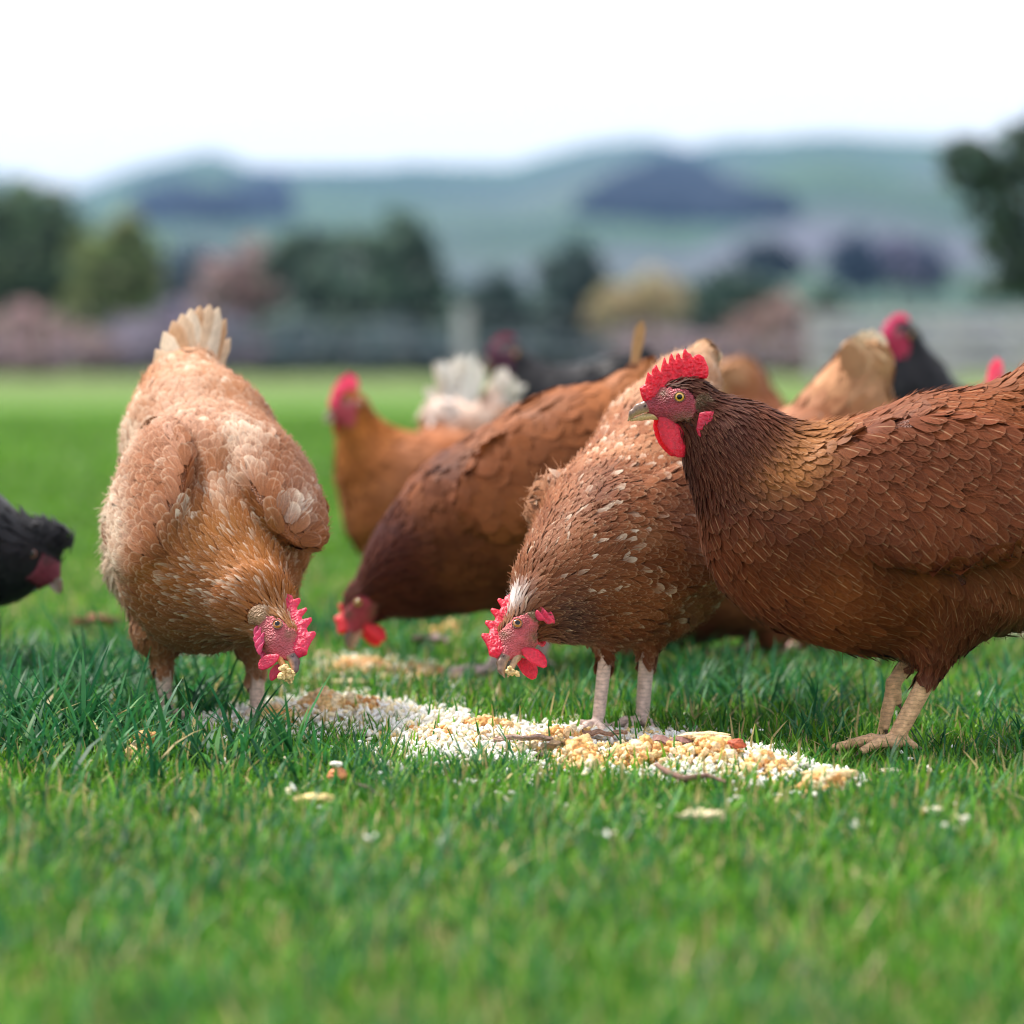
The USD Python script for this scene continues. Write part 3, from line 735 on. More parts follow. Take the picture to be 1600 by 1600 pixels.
        for k, s in enumerate(rows):
            p = p + dr * (L * (s - prev))[:, None]
            prev = s
            nn = self.normal(p)
            hgt = -0.0007 + lift * s ** 1.1 + 0.0016 * s
            p = p - nn * (np.clip(self.sdf(p), -0.02, 0.02) - hgt)[:, None]
            dr = dr + np.array([0, 0, -1.0]) * 0.06
            dr -= (dr * nn).sum(1, keepdims=True) * nn
            dr /= np.maximum(np.linalg.norm(dr, axis=1, keepdims=True), 1e-9)
            C[:, k], NN[:, k] = p, nn
        tan = np.gradient(C, axis=1)
        tan /= np.maximum(np.linalg.norm(tan, axis=2, keepdims=True), 1e-9)
        B = np.cross(NN, tan)
        roll = rng.normal(0, 0.14, n)
        B = B * np.cos(roll)[:, None, None] + NN * np.sin(roll)[:, None, None]
        rnd = np.array([.35, .8, 1.0, .96, .66, .22]); pnt = np.array([.45, .95, .85, .55, .25, .03])
        wp = rnd[None] * (1 - point)[:, None] + pnt[None] * point[:, None]
        half = 0.5 * Wd[:, None] * wp
        rag = one('rag', 0.08)
        V = np.zeros((n, 6, 3, 3))
        for k, cpos in enumerate((-1, 0, 1)):
            j = rng.normal(0, 1, (n, 6)) * rag[:, None] * rows[None] ** 2
            V[:, :, k] = C + B * (half * cpos * (1 + j))[..., None] - NN * (abs(cpos) * half * 0.13)[..., None] + tan * (j * 0.35 * L[:, None] * 0.3)[..., None]
        uv = np.zeros((n, 6, 3, 2)); uv[..., 0] = np.array([0, .5, 1.0])[None, None]; uv[..., 1] = rows[None, :, None] * .999 + rng.integers(0, 16, n)[:, None, None]
        tip = np.clip((rows - .3) / .6, 0, 1) ** 1.5
        ww = (white * .9)[:, None, None] * tip[None, :, None] * np.array([1.0, .55, 1.0])[None, None]
        ww = np.clip(ww * (1 + rng.normal(0, .25, ww.shape)), 0, 1)[..., None]
        tint = (tint[:, None, None] * (1 - ww) + wcol[:, None, None] * ww).reshape(n, 18, 3)
        SN = np.repeat(NN[:, :, None], 3, 2)
        return V, SN, uv, tint, np.array([names[i] for i in pick]), L * Wd * (view[keep] > 0.1)

    def feather_mesh(self, V, uv, tint):
        n = len(V)
        q = tri(grid_faces(6, 3))[:, ::-1]
        F = (q[None] + (np.arange(n) * 18)[:, None, None]).reshape(-1, 3)
        return V.reshape(-1, 3), F, tint.reshape(-1, 3), uv.reshape(-1, 2)

    def quill(self, base, tip, w, tint, bend=0.0, face=(0, -1, 0), wtip=0.6, curl=0.0):
        """One long feather from base to tip (photo pixels, depth); w in millimetres; returns its strip."""
        A, B = self.P(base), self.P(tip)
        t = B - A; L = np.linalg.norm(t); t /= L
        fc = np.asarray(face, float); fc = unit(fc - np.dot(fc, t) * t); sd = np.cross(fc, t)
        s = np.linspace(0, 1, 9)
        prof = np.interp(s, [0, .3, .6, .85, .95, 1], [.35, .85, 1, wtip + .25, wtip * .9, .12])
        C = A + t * (s * L)[:, None] + sd * (bend * L * (s ** 2 - s))[:, None] + fc * (curl * L * s ** 2)[:, None]
        cs = np.linspace(-1, 1, 5)
        jit = self.rng.normal(0, 0.05, (9, 5)) * (np.abs(cs)[None] > .9) * (s[:, None] > .3)
        V = C[:, None] + sd * ((cs[None] + jit) * prof[:, None] * w / 2000)[..., None] - fc * (cs[None] ** 2 * prof[:, None] * w / 2000 * 0.25)[..., None]
        uv = np.stack(np.broadcast_arrays((cs[None] + 1) / 2, s[:, None]), -1)
        return V.reshape(-1, 3), tri(grid_faces(9, 5)), np.tile(np.array(tint), (45, 1)), uv.reshape(-1, 2)

    # ---- build everything
    def build(self, base, quills=(), singles=0, eyes=True):
        rng, h = self.rng, self.h
        th = thing(self.name, self.label, 'hen', base, self.group)
        lo = np.min([np.minimum(q['a'] - q['ra'], q['b'] - q['rb']) if q['t'] == 'c' else q['c'] - q['rad'].max() for q in self.prims], 0) - 0.012
        hi = np.max([np.maximum(q['a'] + q['ra'], q['b'] + q['rb']) if q['t'] == 'c' else q['c'] + q['rad'].max() for q in self.prims], 0) + 0.012
        v, f = polygonise(self.sdf, lo, hi, h)
        for _ in range(2):
            v = v - self.normal(v) * np.clip(self.sdf(v), -h, h)[:, None] * 0.9
        d, D = self.sdf(v, True)
        names = np.array([q['style'] for q in self.prims])[D.argmin(0)]
        leg_mask = np.isin(names, ['leg', 'claw']).astype(float)
        tint = np.zeros((len(v), 3))
        for nme in set(names):
            m = names == nme
            if nme == 'ear':
                tint[m] = self.cols['ear']
            elif nme == 'leg':
                tint[m] = self.cols['leg']
            elif nme == 'claw':
                tint[m] = (0.12, 0.08, 0.06)
            elif nme in self.styles and self.styles[nme].get('S'):
                tint[m] = np.mean(self.styles[nme]['cols'], 0) * 0.8
            else:
                tint[m] = self.cols['face']
        bm = self.bare(v) & (names != 'leg') & (names != 'claw') & (names != 'ear')
        tint[bm] = self.cols['face']
        if bm.any():      # sparse brown bristles on the cheek and jaw
            hf, hu, hl_ = self.headspace(v[bm])
            k = np.clip(np.exp(-(((hf + 3) / 14) ** 2 + ((hu + 22) / 8) ** 2)) + .8 * np.exp(-(((hf - 18) / 6) ** 2 + ((hu - 5) / 7) ** 2)), 0, 1) * (0.35 + 1.0 * meshkit.noise(v[bm] / .0022, 4))
            k = np.clip(k, 0, .9)[:, None]
            tint[bm] = tint[bm] * (1 - k) + np.array(self.cols['ear']) * .8 * k
        under = ~self.bare(v) & ~np.isin(names, ['leg', 'claw', 'ear', 'face'])
        vb = v - self.normal(v) * (under * .003)[:, None]
        put(th, 'body', vb, f, skin_m, tint, np.stack([leg_mask, leg_mask * 0], 1))
        V, SN, uv, ft, kinds, size = self.grow(v, f)
        chosen = np.zeros(len(V), bool)
        if singles:
            cand = np.nonzero(np.isin(kinds, ['wing', 'saddle', 'breast', 'back']) & (size > 0))[0]
            chosen[cand[np.argsort(-size[cand])][:singles]] = True
        m = self.feather_mesh(V[~chosen], uv[~chosen], ft[~chosen])
        put(th, 'plumage', m[0], m[1], self.mats, m[2], m[3], kind='stuff', soft=SN[~chosen].reshape(-1, 3), softness=self.soft)
        if self.h < .003:
            V2, SN2, uv2, ft2, _k, _s = self.grow(v, f, True)
            m = self.feather_mesh(V2, uv2, np.clip(ft2 * 1.12, 0, .85))
            put(th, 'down', m[0], m[1], self.mats, m[2], m[3], kind='stuff', soft=SN2.reshape(-1, 3), softness=.85)
        for i in np.nonzero(chosen)[0]:
            m = self.feather_mesh(V[i:i + 1], uv[i:i + 1], ft[i:i + 1])
            put(th, {'wing': 'wing_feather', 'saddle': 'saddle_feather', 'breast': 'breast_feather', 'back': 'back_feather'}[kinds[i]], m[0], m[1], self.mats, m[2], m[3], soft=SN[i].reshape(-1, 3), softness=self.soft)
        for q in quills:
            m = self.quill(**q)
            put(th, 'tail_feather', m[0], m[1], self.mats, m[2], m[3])
        if hasattr(self, 'c'):
            self.face_parts(th, eyes)
        return th

    def to_world(self, v):
        return self.c + (v[:, :1] * self.f + v[:, 1:2] * self.u + v[:, 2:3] * self.l) * self.s

    def surface_l(self, f, u, sd):
        """How far out (mm) the head's side lies at (f, u)."""
        ls = np.linspace(45, 0, 181)
        d = self.sdf(np.array([self.hl(f, u, sd * x) for x in ls]))
        i = np.argmax(d < 0)
        return ls[i] if d[i] < 0 else 0.0

    def face_parts(self, th, eyes):
        hh = 0.75 if self.h < 0.003 else 1.5
        c = self.cols
        # comb
        if self.comb_kind:
            pl = (COMB_A if self.comb_kind == 'A' else COMB_B).copy()
            pl[:, 1] = np.where(pl[:, 1] > 4, 4 + (pl[:, 1] - 4) * self.cs, pl[:, 1])
            v, f = inflate(pl, 3.6, 8.0, hh, 3, 0.5)
            up = np.clip((v[:, 1] - 8) / 40, 0, 1)
            v[:, 2] *= 1 + 0.8 * np.clip((16 - v[:, 1]) / 16, 0, 1)
            v[:, 2] += self.lean * up ** 1.5 * 20 + np.sin(v[:, 0] * 0.13) * up * 1.8
            put(th, 'comb', self.to_world(v), f, comb_m, c['comb'])
        for sd in (-1, 1):
            # wattle, hanging straight down from the jaw
            pw = WATTLE.copy()
            v, f = inflate(pw, 2.0, 7.0, hh, 5, 0.35)
            v[:, :2] = (v[:, :2] - [16, -19]) * self.ws + [16 + self.woff, -19]
            v[:, 2] += 8.5 + np.clip((-18 - v[:, 1]) / 25, 0, 1.4) * 4.0 + 2.0 * np.sin(v[:, 0] * 0.16)
            v[:, 2] *= sd
            v[:, 0] += 2.0 if sd * self.l[1] > 0 else -1.0
            f = f if sd > 0 else f[:, ::-1]
            w = self.to_world(v)
            root = self.hl(18 + self.woff, -20, sd * 9)
            # swing it towards the vertical when the head hangs down
            sw = np.dot(self.u, [0, 0, 1.0])
            tilt = math.acos(max(-1, min(1, sw)))
            tilt = max(0.0, tilt - 0.3) * 0.8
            ax = np.cross(-self.u, [0, 0, -1.0])
            if np.linalg.norm(ax) > 1e-6 and tilt > 0.05:
                ax = unit(ax)
                x = w - root
                w = root + x * math.cos(tilt) + np.cross(ax, x) * math.sin(tilt) + ax * (x @ ax)[:, None] * (1 - math.cos(tilt))
            put(th, 'wattle', w, f, comb_m, np.array(c['comb']) * 1.0)
            # ear lobe and ear tuft
            if self.lobe is False:
                continue
            lob, lc = LOBE, (-21, -20)
            if self.lobe:      # centre (f, u), half width, half length, tilt
                fc, uc, lx, ly, ti = self.lobe
                a_ = np.linspace(0, 2 * math.pi, 33)[:-1]
                ex, ey = lx * np.cos(a_) + 1.5 * np.sin(a_ * 2), ly * np.sin(a_)
                lob = np.stack([fc + ex * math.cos(ti) - ey * math.sin(ti), uc + ex * math.sin(ti) + ey * math.cos(ti)], 1)
                lc = (fc, uc)
            sl = min(self.surface_l(*lc, sd), self.cap)
            v, f = inflate(lob, 2.6, 4.5, hh, 9, 0.6)
            if self.lobe:
                v[:, 2] += 1.6 * np.cos(v[:, 0] * .9 + v[:, 1] * .25)
            v[:, 2] = (v[:, 2] * 1.2 + sl + (2.6 if self.lobe else 1.2)) * sd
            put(th, 'earlobe', self.to_world(v), f if sd > 0 else f[:, ::-1], comb_m, np.array(c['comb']) * np.array([.95, 3.0, 2.0]))
            n = 700 if self.h < 0.003 else 60
            sl = min(self.surface_l(-20, -7, sd), self.cap) + 0.8
            parts = []
            for i in range(n):
                a, r = rng_u(self.rng, 0, 6.283), math.sqrt(self.rng.random()) * 8.8
                f0, u0 = -20 + r * math.cos(a), -7 + r * math.sin(a) * 1.05
                A = np.array([f0, u0, sd * (sl - 1 - 2.0 * (r / 8) ** 2)])
                d = np.array([-3.6 + self.rng.normal(0, 1.2) + (f0 + 20) * .15, 0.6 + self.rng.normal(0, 1.2) + (u0 + 7) * .25, sd * (3.2 + self.rng.normal(0, .5))])
                s_ = unit(np.cross(d, [0.1, 0.3, sd * 1.0])) * (0.32 if n > 100 else 1.3)
                parts.append((np.array([A - s_, A + s_, A + d]), np.array([[0, 1, 2]])))
            v, f = join(parts)
            put(th, 'ear_tuft', self.to_world(v), f, skin_m, np.array(c['ear']), smooth=False, kind='stuff')
        for sd in (-1, 1):
            if eyes:
                sl = self.surface_l(2, 1, sd)
                R = 6.0
                ce = np.array([2, 1, sd * (sl - 2.9)])
                ax = unit(np.array([0.12, 0.02, sd]))
                g = 20
                th_, ph = np.linspace(0, math.pi * .62, g), np.linspace(0, 2 * math.pi, 33)[:-1]
                e1 = unit(np.cross(ax, [0, 1, 0])); e2 = np.cross(ax, e1)
                dirs = np.cos(th_)[:, None, None] * ax + np.sin(th_)[:, None, None] * (np.cos(ph)[None, :, None] * e1 + np.sin(ph)[None, :, None] * e2)
                v = ce + dirs.reshape(-1, 3) * R
                t = np.repeat(th_, 32)
                iris, dark = np.array(c['iris']), np.array([0.02, 0.012, 0.01])
                tc = np.where((t < 0.86)[:, None], iris * (0.75 + 0.5 * (t / 0.86))[:, None], dark)
                ff = tri(grid_faces(g, 32, True))
                put(th, 'eye', self.to_world(v), ff if sd < 0 else ff[:, ::-1], eye_m, tc)
                eye = stage.GetPrimAtPath(str(th.GetPath()) + ('/eye' if sd == -1 else '/eye_001'))
                v2 = ce + np.array([math.cos(t0) * ax + math.sin(t0) * (math.cos(p) * e1 + math.sin(p) * e2) for t0 in (0.0, 0.22, 0.46) for p in ph]) * (R + 0.12)
                put(UsdGeom.Xformable(eye), 'pupil', self.to_world(v2), tri(grid_faces(3, 32, True)), pupil_m)
                # eyelid ring
                lid = [ce + ax * R * 0.58 + (math.cos(p) * e1 * 1.05 + math.sin(p) * e2 * 0.95) * R * 0.90 for p in np.linspace(0, 2 * math.pi, 29)]
                v, f = tube(lid, 0.75, 6, False)
                put(th, 'eyelid', self.to_world(v), f, skin_m, np.array([.20, .075, .06]))
        # beak
        o = self.beak_open
        up = [((24, -8), (33, -8.5), 8.5, 6.6), ((33, -8.5), (42, -11), 6.6, 5.4), ((42, -11), (49, -15.5), 5.4, 3.6), ((49, -15.5), (54, -23), 3.6, 0.9)]
        low = [((12, -17), (25, -18 - o * .4), 4.5, 4.2), ((25, -18 - o * .4), (40, -19.6 - o), 4.2, 3.0), ((40, -19.6 - o), (51, -22.5 - o * 1.3), 3.0, 1.2)]
        for nm, seg in (('beak', up), ('lower_beak', low)):
            def sd_(P, seg=seg):
                out = None
                for a, b, ra, rb in seg:
                    A, B = np.array([*a, 0.0]), np.array([*b, 0.0])
                    X = P - A; X = X * np.array([1, 1, 1 / 0.8]); ba = B - A
                    t = np.clip(X @ ba / (ba @ ba), 0, 1)
                    d = np.sqrt(((X - t[:, None] * ba) ** 2).sum(1)) - (ra + (rb - ra) * t)
                    if out is None:
                        out = d
                    else:
                        q = np.maximum(3 - np.abs(out - d), 0) / 3
                        out = np.minimum(out, d) - q * q * .75
                if nm == 'beak':   # cut along the mouth line
                    ml = np.interp(P[:, 0], [10, 20, 36, 47, 51, 54], [-17, -13.4, -15.2, -18.8, -22.5, -30])
                    out = np.maximum(out, ml + 0.4 - P[:, 1])
                else:
                    ml = np.interp(P[:, 0], [10, 20, 36, 47, 53], [-17, -13.4, -15.2 - o, -18.8 - o * 1.3, -22 - o * 1.4])
                    out = np.maximum(out, P[:, 1] - ml + 0.4)
                return out
            v, f = polygonise(sd_, (2, -34 - o * 1.5, -12), (60, 6, 12), 0.7 if self.h < .003 else 1.4)
            t = np.clip((v[:, 1] + 19 - np.clip((36 - v[:, 0]) * .1, -2, 3)) / 9, 0, 1) if nm == 'beak' else np.zeros(len(v))
            tip = np.clip((v[:, 0] - 44) / 8, 0, 1) * .5
            t = np.clip(t + (tip if nm == 'beak' else 0), 0, 1)[:, None]
            tc = np.array(c['beak']) * (1 - t) + np.array(c['beak_dark']) * t
            if nm == 'beak':       # cere skin round the nostrils
                k = np.clip((36 - v[:, 0]) / 5, 0, 1)[:, None] * np.clip((v[:, 1] + 14) / 4, 0, 1)[:, None]
                tc = tc * (1 - k) + np.array(c['face']) * k
            bk = put(th, nm, self.to_world(v), f, horn_m, tc)
            if nm == 'beak':
                for sd in (-1, 1):
                    a = np.linspace(0, 2 * math.pi, 15)[:-1]
                    dsk = np.array([[35.5 + r * math.cos(x) * 2.6 - r * math.sin(x) * .5, -7.6 + r * math.sin(x) * 1.5 + r * math.cos(x) * -.6, 0] for r in (0.01, 1.0) for x in a])
                    sdl = 5.4
                    dsk[:, 2] = sd * (np.sqrt(np.clip(sdl ** 2 - ((dsk[:, 1] + 8.7) * .8) ** 2, 1, 99)) + .15)
                    put(UsdGeom.Xformable(bk.GetPrim()), 'nostril', self.to_world(dsk), tri(grid_faces(2, 14, True)), skin_m, (0.05, 0.02, 0.02))

def rng_u(r, a, b):
    return a + (b - a) * r.random()

# ------------------------------------------------------------------ the flock
pl_brown = plumage('chestnut_plumage', 0.62, 0.16, (0.50, 0.30, 0.17), (0.36, 0.19, 0.11))
pl_buff = plumage('buff_plumage', 0.3, 0.45, (0.62, 0.42, 0.28), (0.66, 0.46, 0.32))
pl_mid = plumage('tawny_plumage', 0.2, 0.42, (0.5, 0.3, 0.18), (0.56, 0.36, 0.22))
pl_dark = plumage('plain_brown_plumage', 0.12, 0.12, (0.4, 0.22, 0.12), (0.3, 0.16, 0.09))
pl_black = plumage('black_plumage', 0.0, 0.0, sheen=0.05, rough=0.45, trans=0.02)

def richer(cc, k=1.3):
    out = []
    for x in cc:
        x = np.array(x); g = x.mean()
        out.append(tuple(np.clip((g + (x - g) * k) * [1.0, .93, .95], .006, .9)))
    return out

def sty(base, **kw):
    s = {k: dict(v) for k, v in base.items()}
    for k, v in kw.items():
        if 'cols' in v:
            v = {**v, 'cols': richer(v['cols'])}
        s.setdefault(k, {}).update(v)
    return s

BASE = {
    'head':   dict(L=9, W=2.6, S=2.3, lift=1.0, point=.6, jit=.10, g=.1, rag=.1),
    'neck':   dict(L=21, W=4.6, S=3.3, lift=2.0, point=.75, jit=.10, g=.15, rag=.1),
    'breast': dict(L=26, W=18, S=9.0, lift=1.4, point=.10, jit=.09, g=.25, rag=.1),
    'back':   dict(L=26, W=18, S=9.0, lift=1.4, point=.10, jit=.09, g=.25, rag=.08),
    'wing':   dict(L=30, W=20, S=10, lift=1.6, point=.05, jit=.07, g=.3, rag=.05),
    'saddle': dict(L=34, W=13, S=7.5, lift=2.2, point=.35, jit=.12, g=.4, rag=.1),
    'thigh':  dict(L=24, W=9, S=5.2, lift=2.4, point=.35, jit=.25, g=.5, rag=.3),
    'fluff':  dict(L=26, W=3.2, S=3.4, lift=6.0, point=.7, jit=.4, g=.4, rag=.3),
    'tail':   dict(L=34, W=12, S=7.5, lift=3.0, point=.3, jit=.12, g=.0, rag=.1),
    'face': {}, 'leg': {}, 'claw': {},
}

# 1 -- the big chestnut hen at the right, in profile, sharp
st1 = sty(BASE,
    head=dict(cols=[(0.038, 0.013, 0.010), (0.064, 0.022, 0.013)]),
    neck=dict(cols=[(0.048, 0.014, 0.008), (0.089, 0.027, 0.012)], S=3.1),
    breast=dict(cols=[(0.083, 0.025, 0.013), (0.127, 0.042, 0.020)]),
    back=dict(cols=[(0.140, 0.047, 0.022), (0.210, 0.077, 0.037)]),
    wing=dict(cols=[(0.095, 0.030, 0.016), (0.153, 0.051, 0.026)]),
    saddle=dict(cols=[(0.146, 0.052, 0.025), (0.210, 0.080, 0.039)]),
    thigh=dict(cols=[(0.095, 0.032, 0.018), (0.140, 0.050, 0.030)]),
    fluff=dict(cols=[(0.083, 0.029, 0.017), (0.127, 0.046, 0.029)]),
    tail=dict(cols=[(0.140, 0.047, 0.024), (0.204, 0.077, 0.035)]))
h1 = Hen('hen', 'large chestnut brown hen in profile at right, head raised, red comb', None, 2.94, st1, 0.0022, pl_brown, seed=11, cols=dict(leg=(.68, .41, .23), face=(.30, .035, .055), beak=(.50, .33, .15), beak_dark=(.19, .115, .085)))
h1.cap, h1.soft, h1.fuzz_step = 32.0, .64, .0046
h1.head((1062, 621), (-1, -0.05, -0.02), (0, 0, 1), 1.0, 'A', cs=1.0)
def paint1(P, t, rng):
    # hackle goes from near black brown at the throat to gold at its lower hem
    px = P[:, 0] / P[:, 1] * FPX + 800; py = YH - (P[:, 2] - EYE) / P[:, 1] * FPX
    d = (px - 1085) * 0.62 + (py - 640) * 0.52
    hem = np.exp(-((d - 128) / 34) ** 2) * np.clip((1330 - px) / 40, 0, 1) * np.clip((890 - py) / 60, 0, 1)
    hem *= np.clip((px - 1110) / 110, 0.05, 1) * np.clip((800 - py) / 60, .12, 1)
    t = t * (1 - 0.75 * hem[:, None]) + np.array([.33, .125, .028]) * 0.75 * hem[:, None]
    return t, 0
h1.paint = paint1
h1.cone((1085, 640), (1165, 722), 40, 84, 'neck', .02, .80, flow=(1, 0, -0.85))
h1.cone((1165, 722), (1245, 812), 84, 138, 'neck', .03, .80, flow=(1, 0, -.75))
h1.cone((1245, 828), (1330, 832), 146, 160, 'breast', .03, .80, flow=(1, 0, -0.3))
h1.cone((1330, 838), (1500, 790), 172, 176, 'back', .03, .78, flow=(1, 0, 0.05))
h1.cone((1400, 850), (1540, 838), 148, 134, 'breast', .03, .80, flow=(1, 0, -0.2))
h1.cone((1500, 790), (1620, 745), 172, 128, 'saddle', .03, .78, flow=(1, 0, -0.1))
h1.cone((1592, 695), (1730, 530), 96, 44, 'tail', .03, .6, flow=(.75, 0, .7))
h1.cone((1560, 880), (1630, 835), 98, 104, 'fluff', .03, .8, flow=(1, 0, -.3))
h1.cone((1500, 915, -.035), (1457, 1006, -.025), 98, 42, 'thigh', .02, .75, flow=(-.15, 0, -1))
h1.cone((1500, 915, .05), (1440, 992, .05), 92, 38, 'thigh', .02, .75, flow=(-.2, 0, -1))
h1.cone((1335, 988, .0), (1400, 998, .0), 18, 20, 'fluff', .02, 1.6, flow=(1, 0, -.35))
h1.wing((1465, 768, -.084), (1, -0.13, .03), (0, -1, .30), (.132, .080, .018), (1, 0, -.28), k=.012)
h1.wing((1465, 768, .084), (1, 0.13, .03), (0, 1, .30), (.132, .080, .018), (1, 0, -.28), k=.012)
h1.leg((1460, 1040, -.025), (1397, 1176, -.03), 10.0, 8.6, fd=(-1, -.12), toe=1.15)
h1.leg((1432, 1015, .05), (1396, 1068, .03), 8.2, 7.5, fd=(-1, 0), lifted=True, toe=1.05)
h1.build(W(1440, 1180, 2.94) * [1, 1, 0], singles=300, quills=[
    dict(base=(1590 + i * 8, 690 - i * 10, -.02 + .008 * i), tip=(1700 + 14 * i, 470 + 24 * i, -.03 + .012 * i), w=26, tint=(.26, .10, .05), bend=.05) for i in range(7)])

# 2 -- the buff hen at the left, pecking, facing the camera
st2 = sty(BASE,
    head=dict(cols=[(0.289, 0.139, 0.058), (0.413, 0.265, 0.161)], white=.25),
    neck=dict(cols=[(0.186, 0.066, 0.021), (0.289, 0.114, 0.036)], white=.3, L=20),
    breast=dict(cols=[(0.206, 0.085, 0.040), (0.261, 0.114, 0.055)], white=.05),
    back=dict(cols=[(0.261, 0.114, 0.055), (0.316, 0.152, 0.081)], white=.16, jit=.2),
    wing=dict(cols=[(0.206, 0.079, 0.036), (0.261, 0.111, 0.055)], white=.05, L=32, W=19, S=10),
    saddle=dict(cols=[(0.292, 0.130, 0.063), (0.396, 0.205, 0.112)], white=.9, L=18, W=8.5, S=5.2, g=.1, jit=.22),
    thigh=dict(cols=[(0.289, 0.139, 0.075), (0.358, 0.202, 0.121)], white=.05, g=.8),
    fluff=dict(cols=[(0.413, 0.265, 0.167), (0.523, 0.398, 0.282)], white=.3),
    tail=dict(cols=[(0.361, 0.182, 0.094), (0.482, 0.292, 0.173)], white=.35, L=40, W=13))
h2 = Hen('hen', 'buff and white hen at left pecking head-down, tail up, facing the camera', None, 3.14, st2, 0.0022, pl_buff, seed=22,
         cols=dict(comb=(.50, .014, .058), face=(.42, .07, .09), beak=(.55, .25, .08), beak_dark=(.10, .06, .06), leg=(.62, .47, .40), iris=(.34, .11, .02), ear=(.25, .14, .07)))
h2.soft, h2.cap, h2.woff, h2.fuzz_step = .58, 17.0, 9.0, .0042
h2.head((438, 988, -.20), (.61, -.58, -.54), (.76, .25, .60), 0.97, 'B', lean=-.1, cs=0.9, beak_open=3.0, ws=.52, lobe=(-2, -23, 6.5, 18, .9))
def paint2(P, t, rng):
    px = P[:, 0] / P[:, 1] * FPX + 800; py = YH - (P[:, 2] - EYE) / P[:, 1] * FPX
    wh = np.zeros(len(P))
    def spot(x, y, rx, ry, col, k):
        w = np.clip(np.exp(-((px - x) / rx) ** 2 - ((py - y) / ry) ** 2) * 1.5, 0, 1) * k * (rng.random(len(P)) * .8 + .45)
        if max(col) > .7:
            wh[:] = np.maximum(wh, np.clip(w * 1.35, 0, 1)); w = w * .35
        w = np.clip(w, 0, .95)[:, None]
        t[:] = t * (1 - w) + np.array(col) * w
    cream, brown, gold = (.76, .66, .54), (.27, .105, .052), (.40, .17, .045)
    spot(235, 790, 62, 78, brown, .75); spot(470, 760, 48, 75, brown, .75)
    spot(300, 690, 85, 40, (.33, .145, .08), .6)
    spot(368, 690, 20, 40, cream, .6); spot(388, 745, 24, 24, cream, .5); spot(352, 785, 14, 22, cream, .45)
    spot(462, 805, 15, 17, (.84, .78, .70), 1.0); spot(287, 818, 14, 10, cream, .9); spot(400, 690, 20, 16, cream, .8)
    spot(290, 640, 90, 34, cream, .22); spot(300, 590, 60, 36, cream, .25); spot(182, 840, 26, 80, cream, .8); spot(195, 690, 22, 34, cream, .7)
    spot(375, 860, 70, 50, gold, .45); spot(305, 985, 70, 50, (.24, .095, .045), .6); spot(400, 1010, 60, 40, (.22, .09, .04), .6)
    return t, wh
h2.paint = paint2
h2.cone((336, 890, -.09), (392, 940, -.155), 118, 68, 'neck', .03, .85, flow=(-.6, .55, .6))
h2.cone((320, 880, -.06), (345, 800, 0), 136, 146, 'breast', .03, .9, flow=(-.1, .5, .8))
h2.cone((342, 800, .0), (312, 695, .1), 146, 112, 'back', .03, .9, flow=(-.1, .5, .85))
h2.cone((308, 690, .1), (290, 628, .15), 110, 74, 'saddle', .03, .8, flow=(-.1, .3, .95))
h2.cone((296, 625, .15), (304, 575, .17), 58, 32, 'tail', .02, .6, flow=(.05, .2, 1))
h2.cone((268, 915, .02), (250, 985, .0), 88, 44, 'thigh', .025, .9, flow=(-.1, .2, -1))
h2.cone((395, 930, .02), (400, 1000, .0), 70, 36, 'thigh', .025, .9, flow=(.1, .2, -1))
h2.cone((232, 812, .05), (226, 880, .04), 66, 58, 'fluff', .02, .9, flow=(-1, .3, -.5))
h2.wing((234, 776, -.074), (-.02, .62, .78), (-.74, -.60, .3), (.098, .070, .023), (-.15, .7, .55))
h2.wing((441, 770, -.068), (-.34, .60, .72), (.74, -.60, .3), (.080, .056, .022), (-.05, .8, .5))
h2.leg((252, 1010, 0), (259, 1098, 0), 9.5, 8.0, fd=(.2, -1))
h2.leg((400, 1010, 0), (402, 1104, .0), 9.5, 8.0, fd=(.3, -1))
rq = np.random.default_rng(5)
tq = [(243, 548, 30), (256, 520, 32), (270, 503, 32), (284, 492, 34), (298, 484, 34), (312, 480, 34), (328, 478, 34), (342, 482, 30), (353, 500, 24), (360, 530, 20), (318, 500, 30), (290, 520, 30), (338, 530, 26)]
h2.build(W(330, 1138, 3.14) * [1, 1, 0], singles=260, quills=[
    dict(base=(298 + (x - 300) * .35, 640, .12), tip=(x, y - 2, .17 + .004 * i), w=w * .8, tint=tuple(np.array([(.62, .42, .28), (.72, .56, .42), (.50, .27, .14)][i % 3])), bend=(x - 305) * -.002, face=((x - 300) * .01, -1, .3), wtip=.7) for i, (x, y, w) in enumerate(tq)])

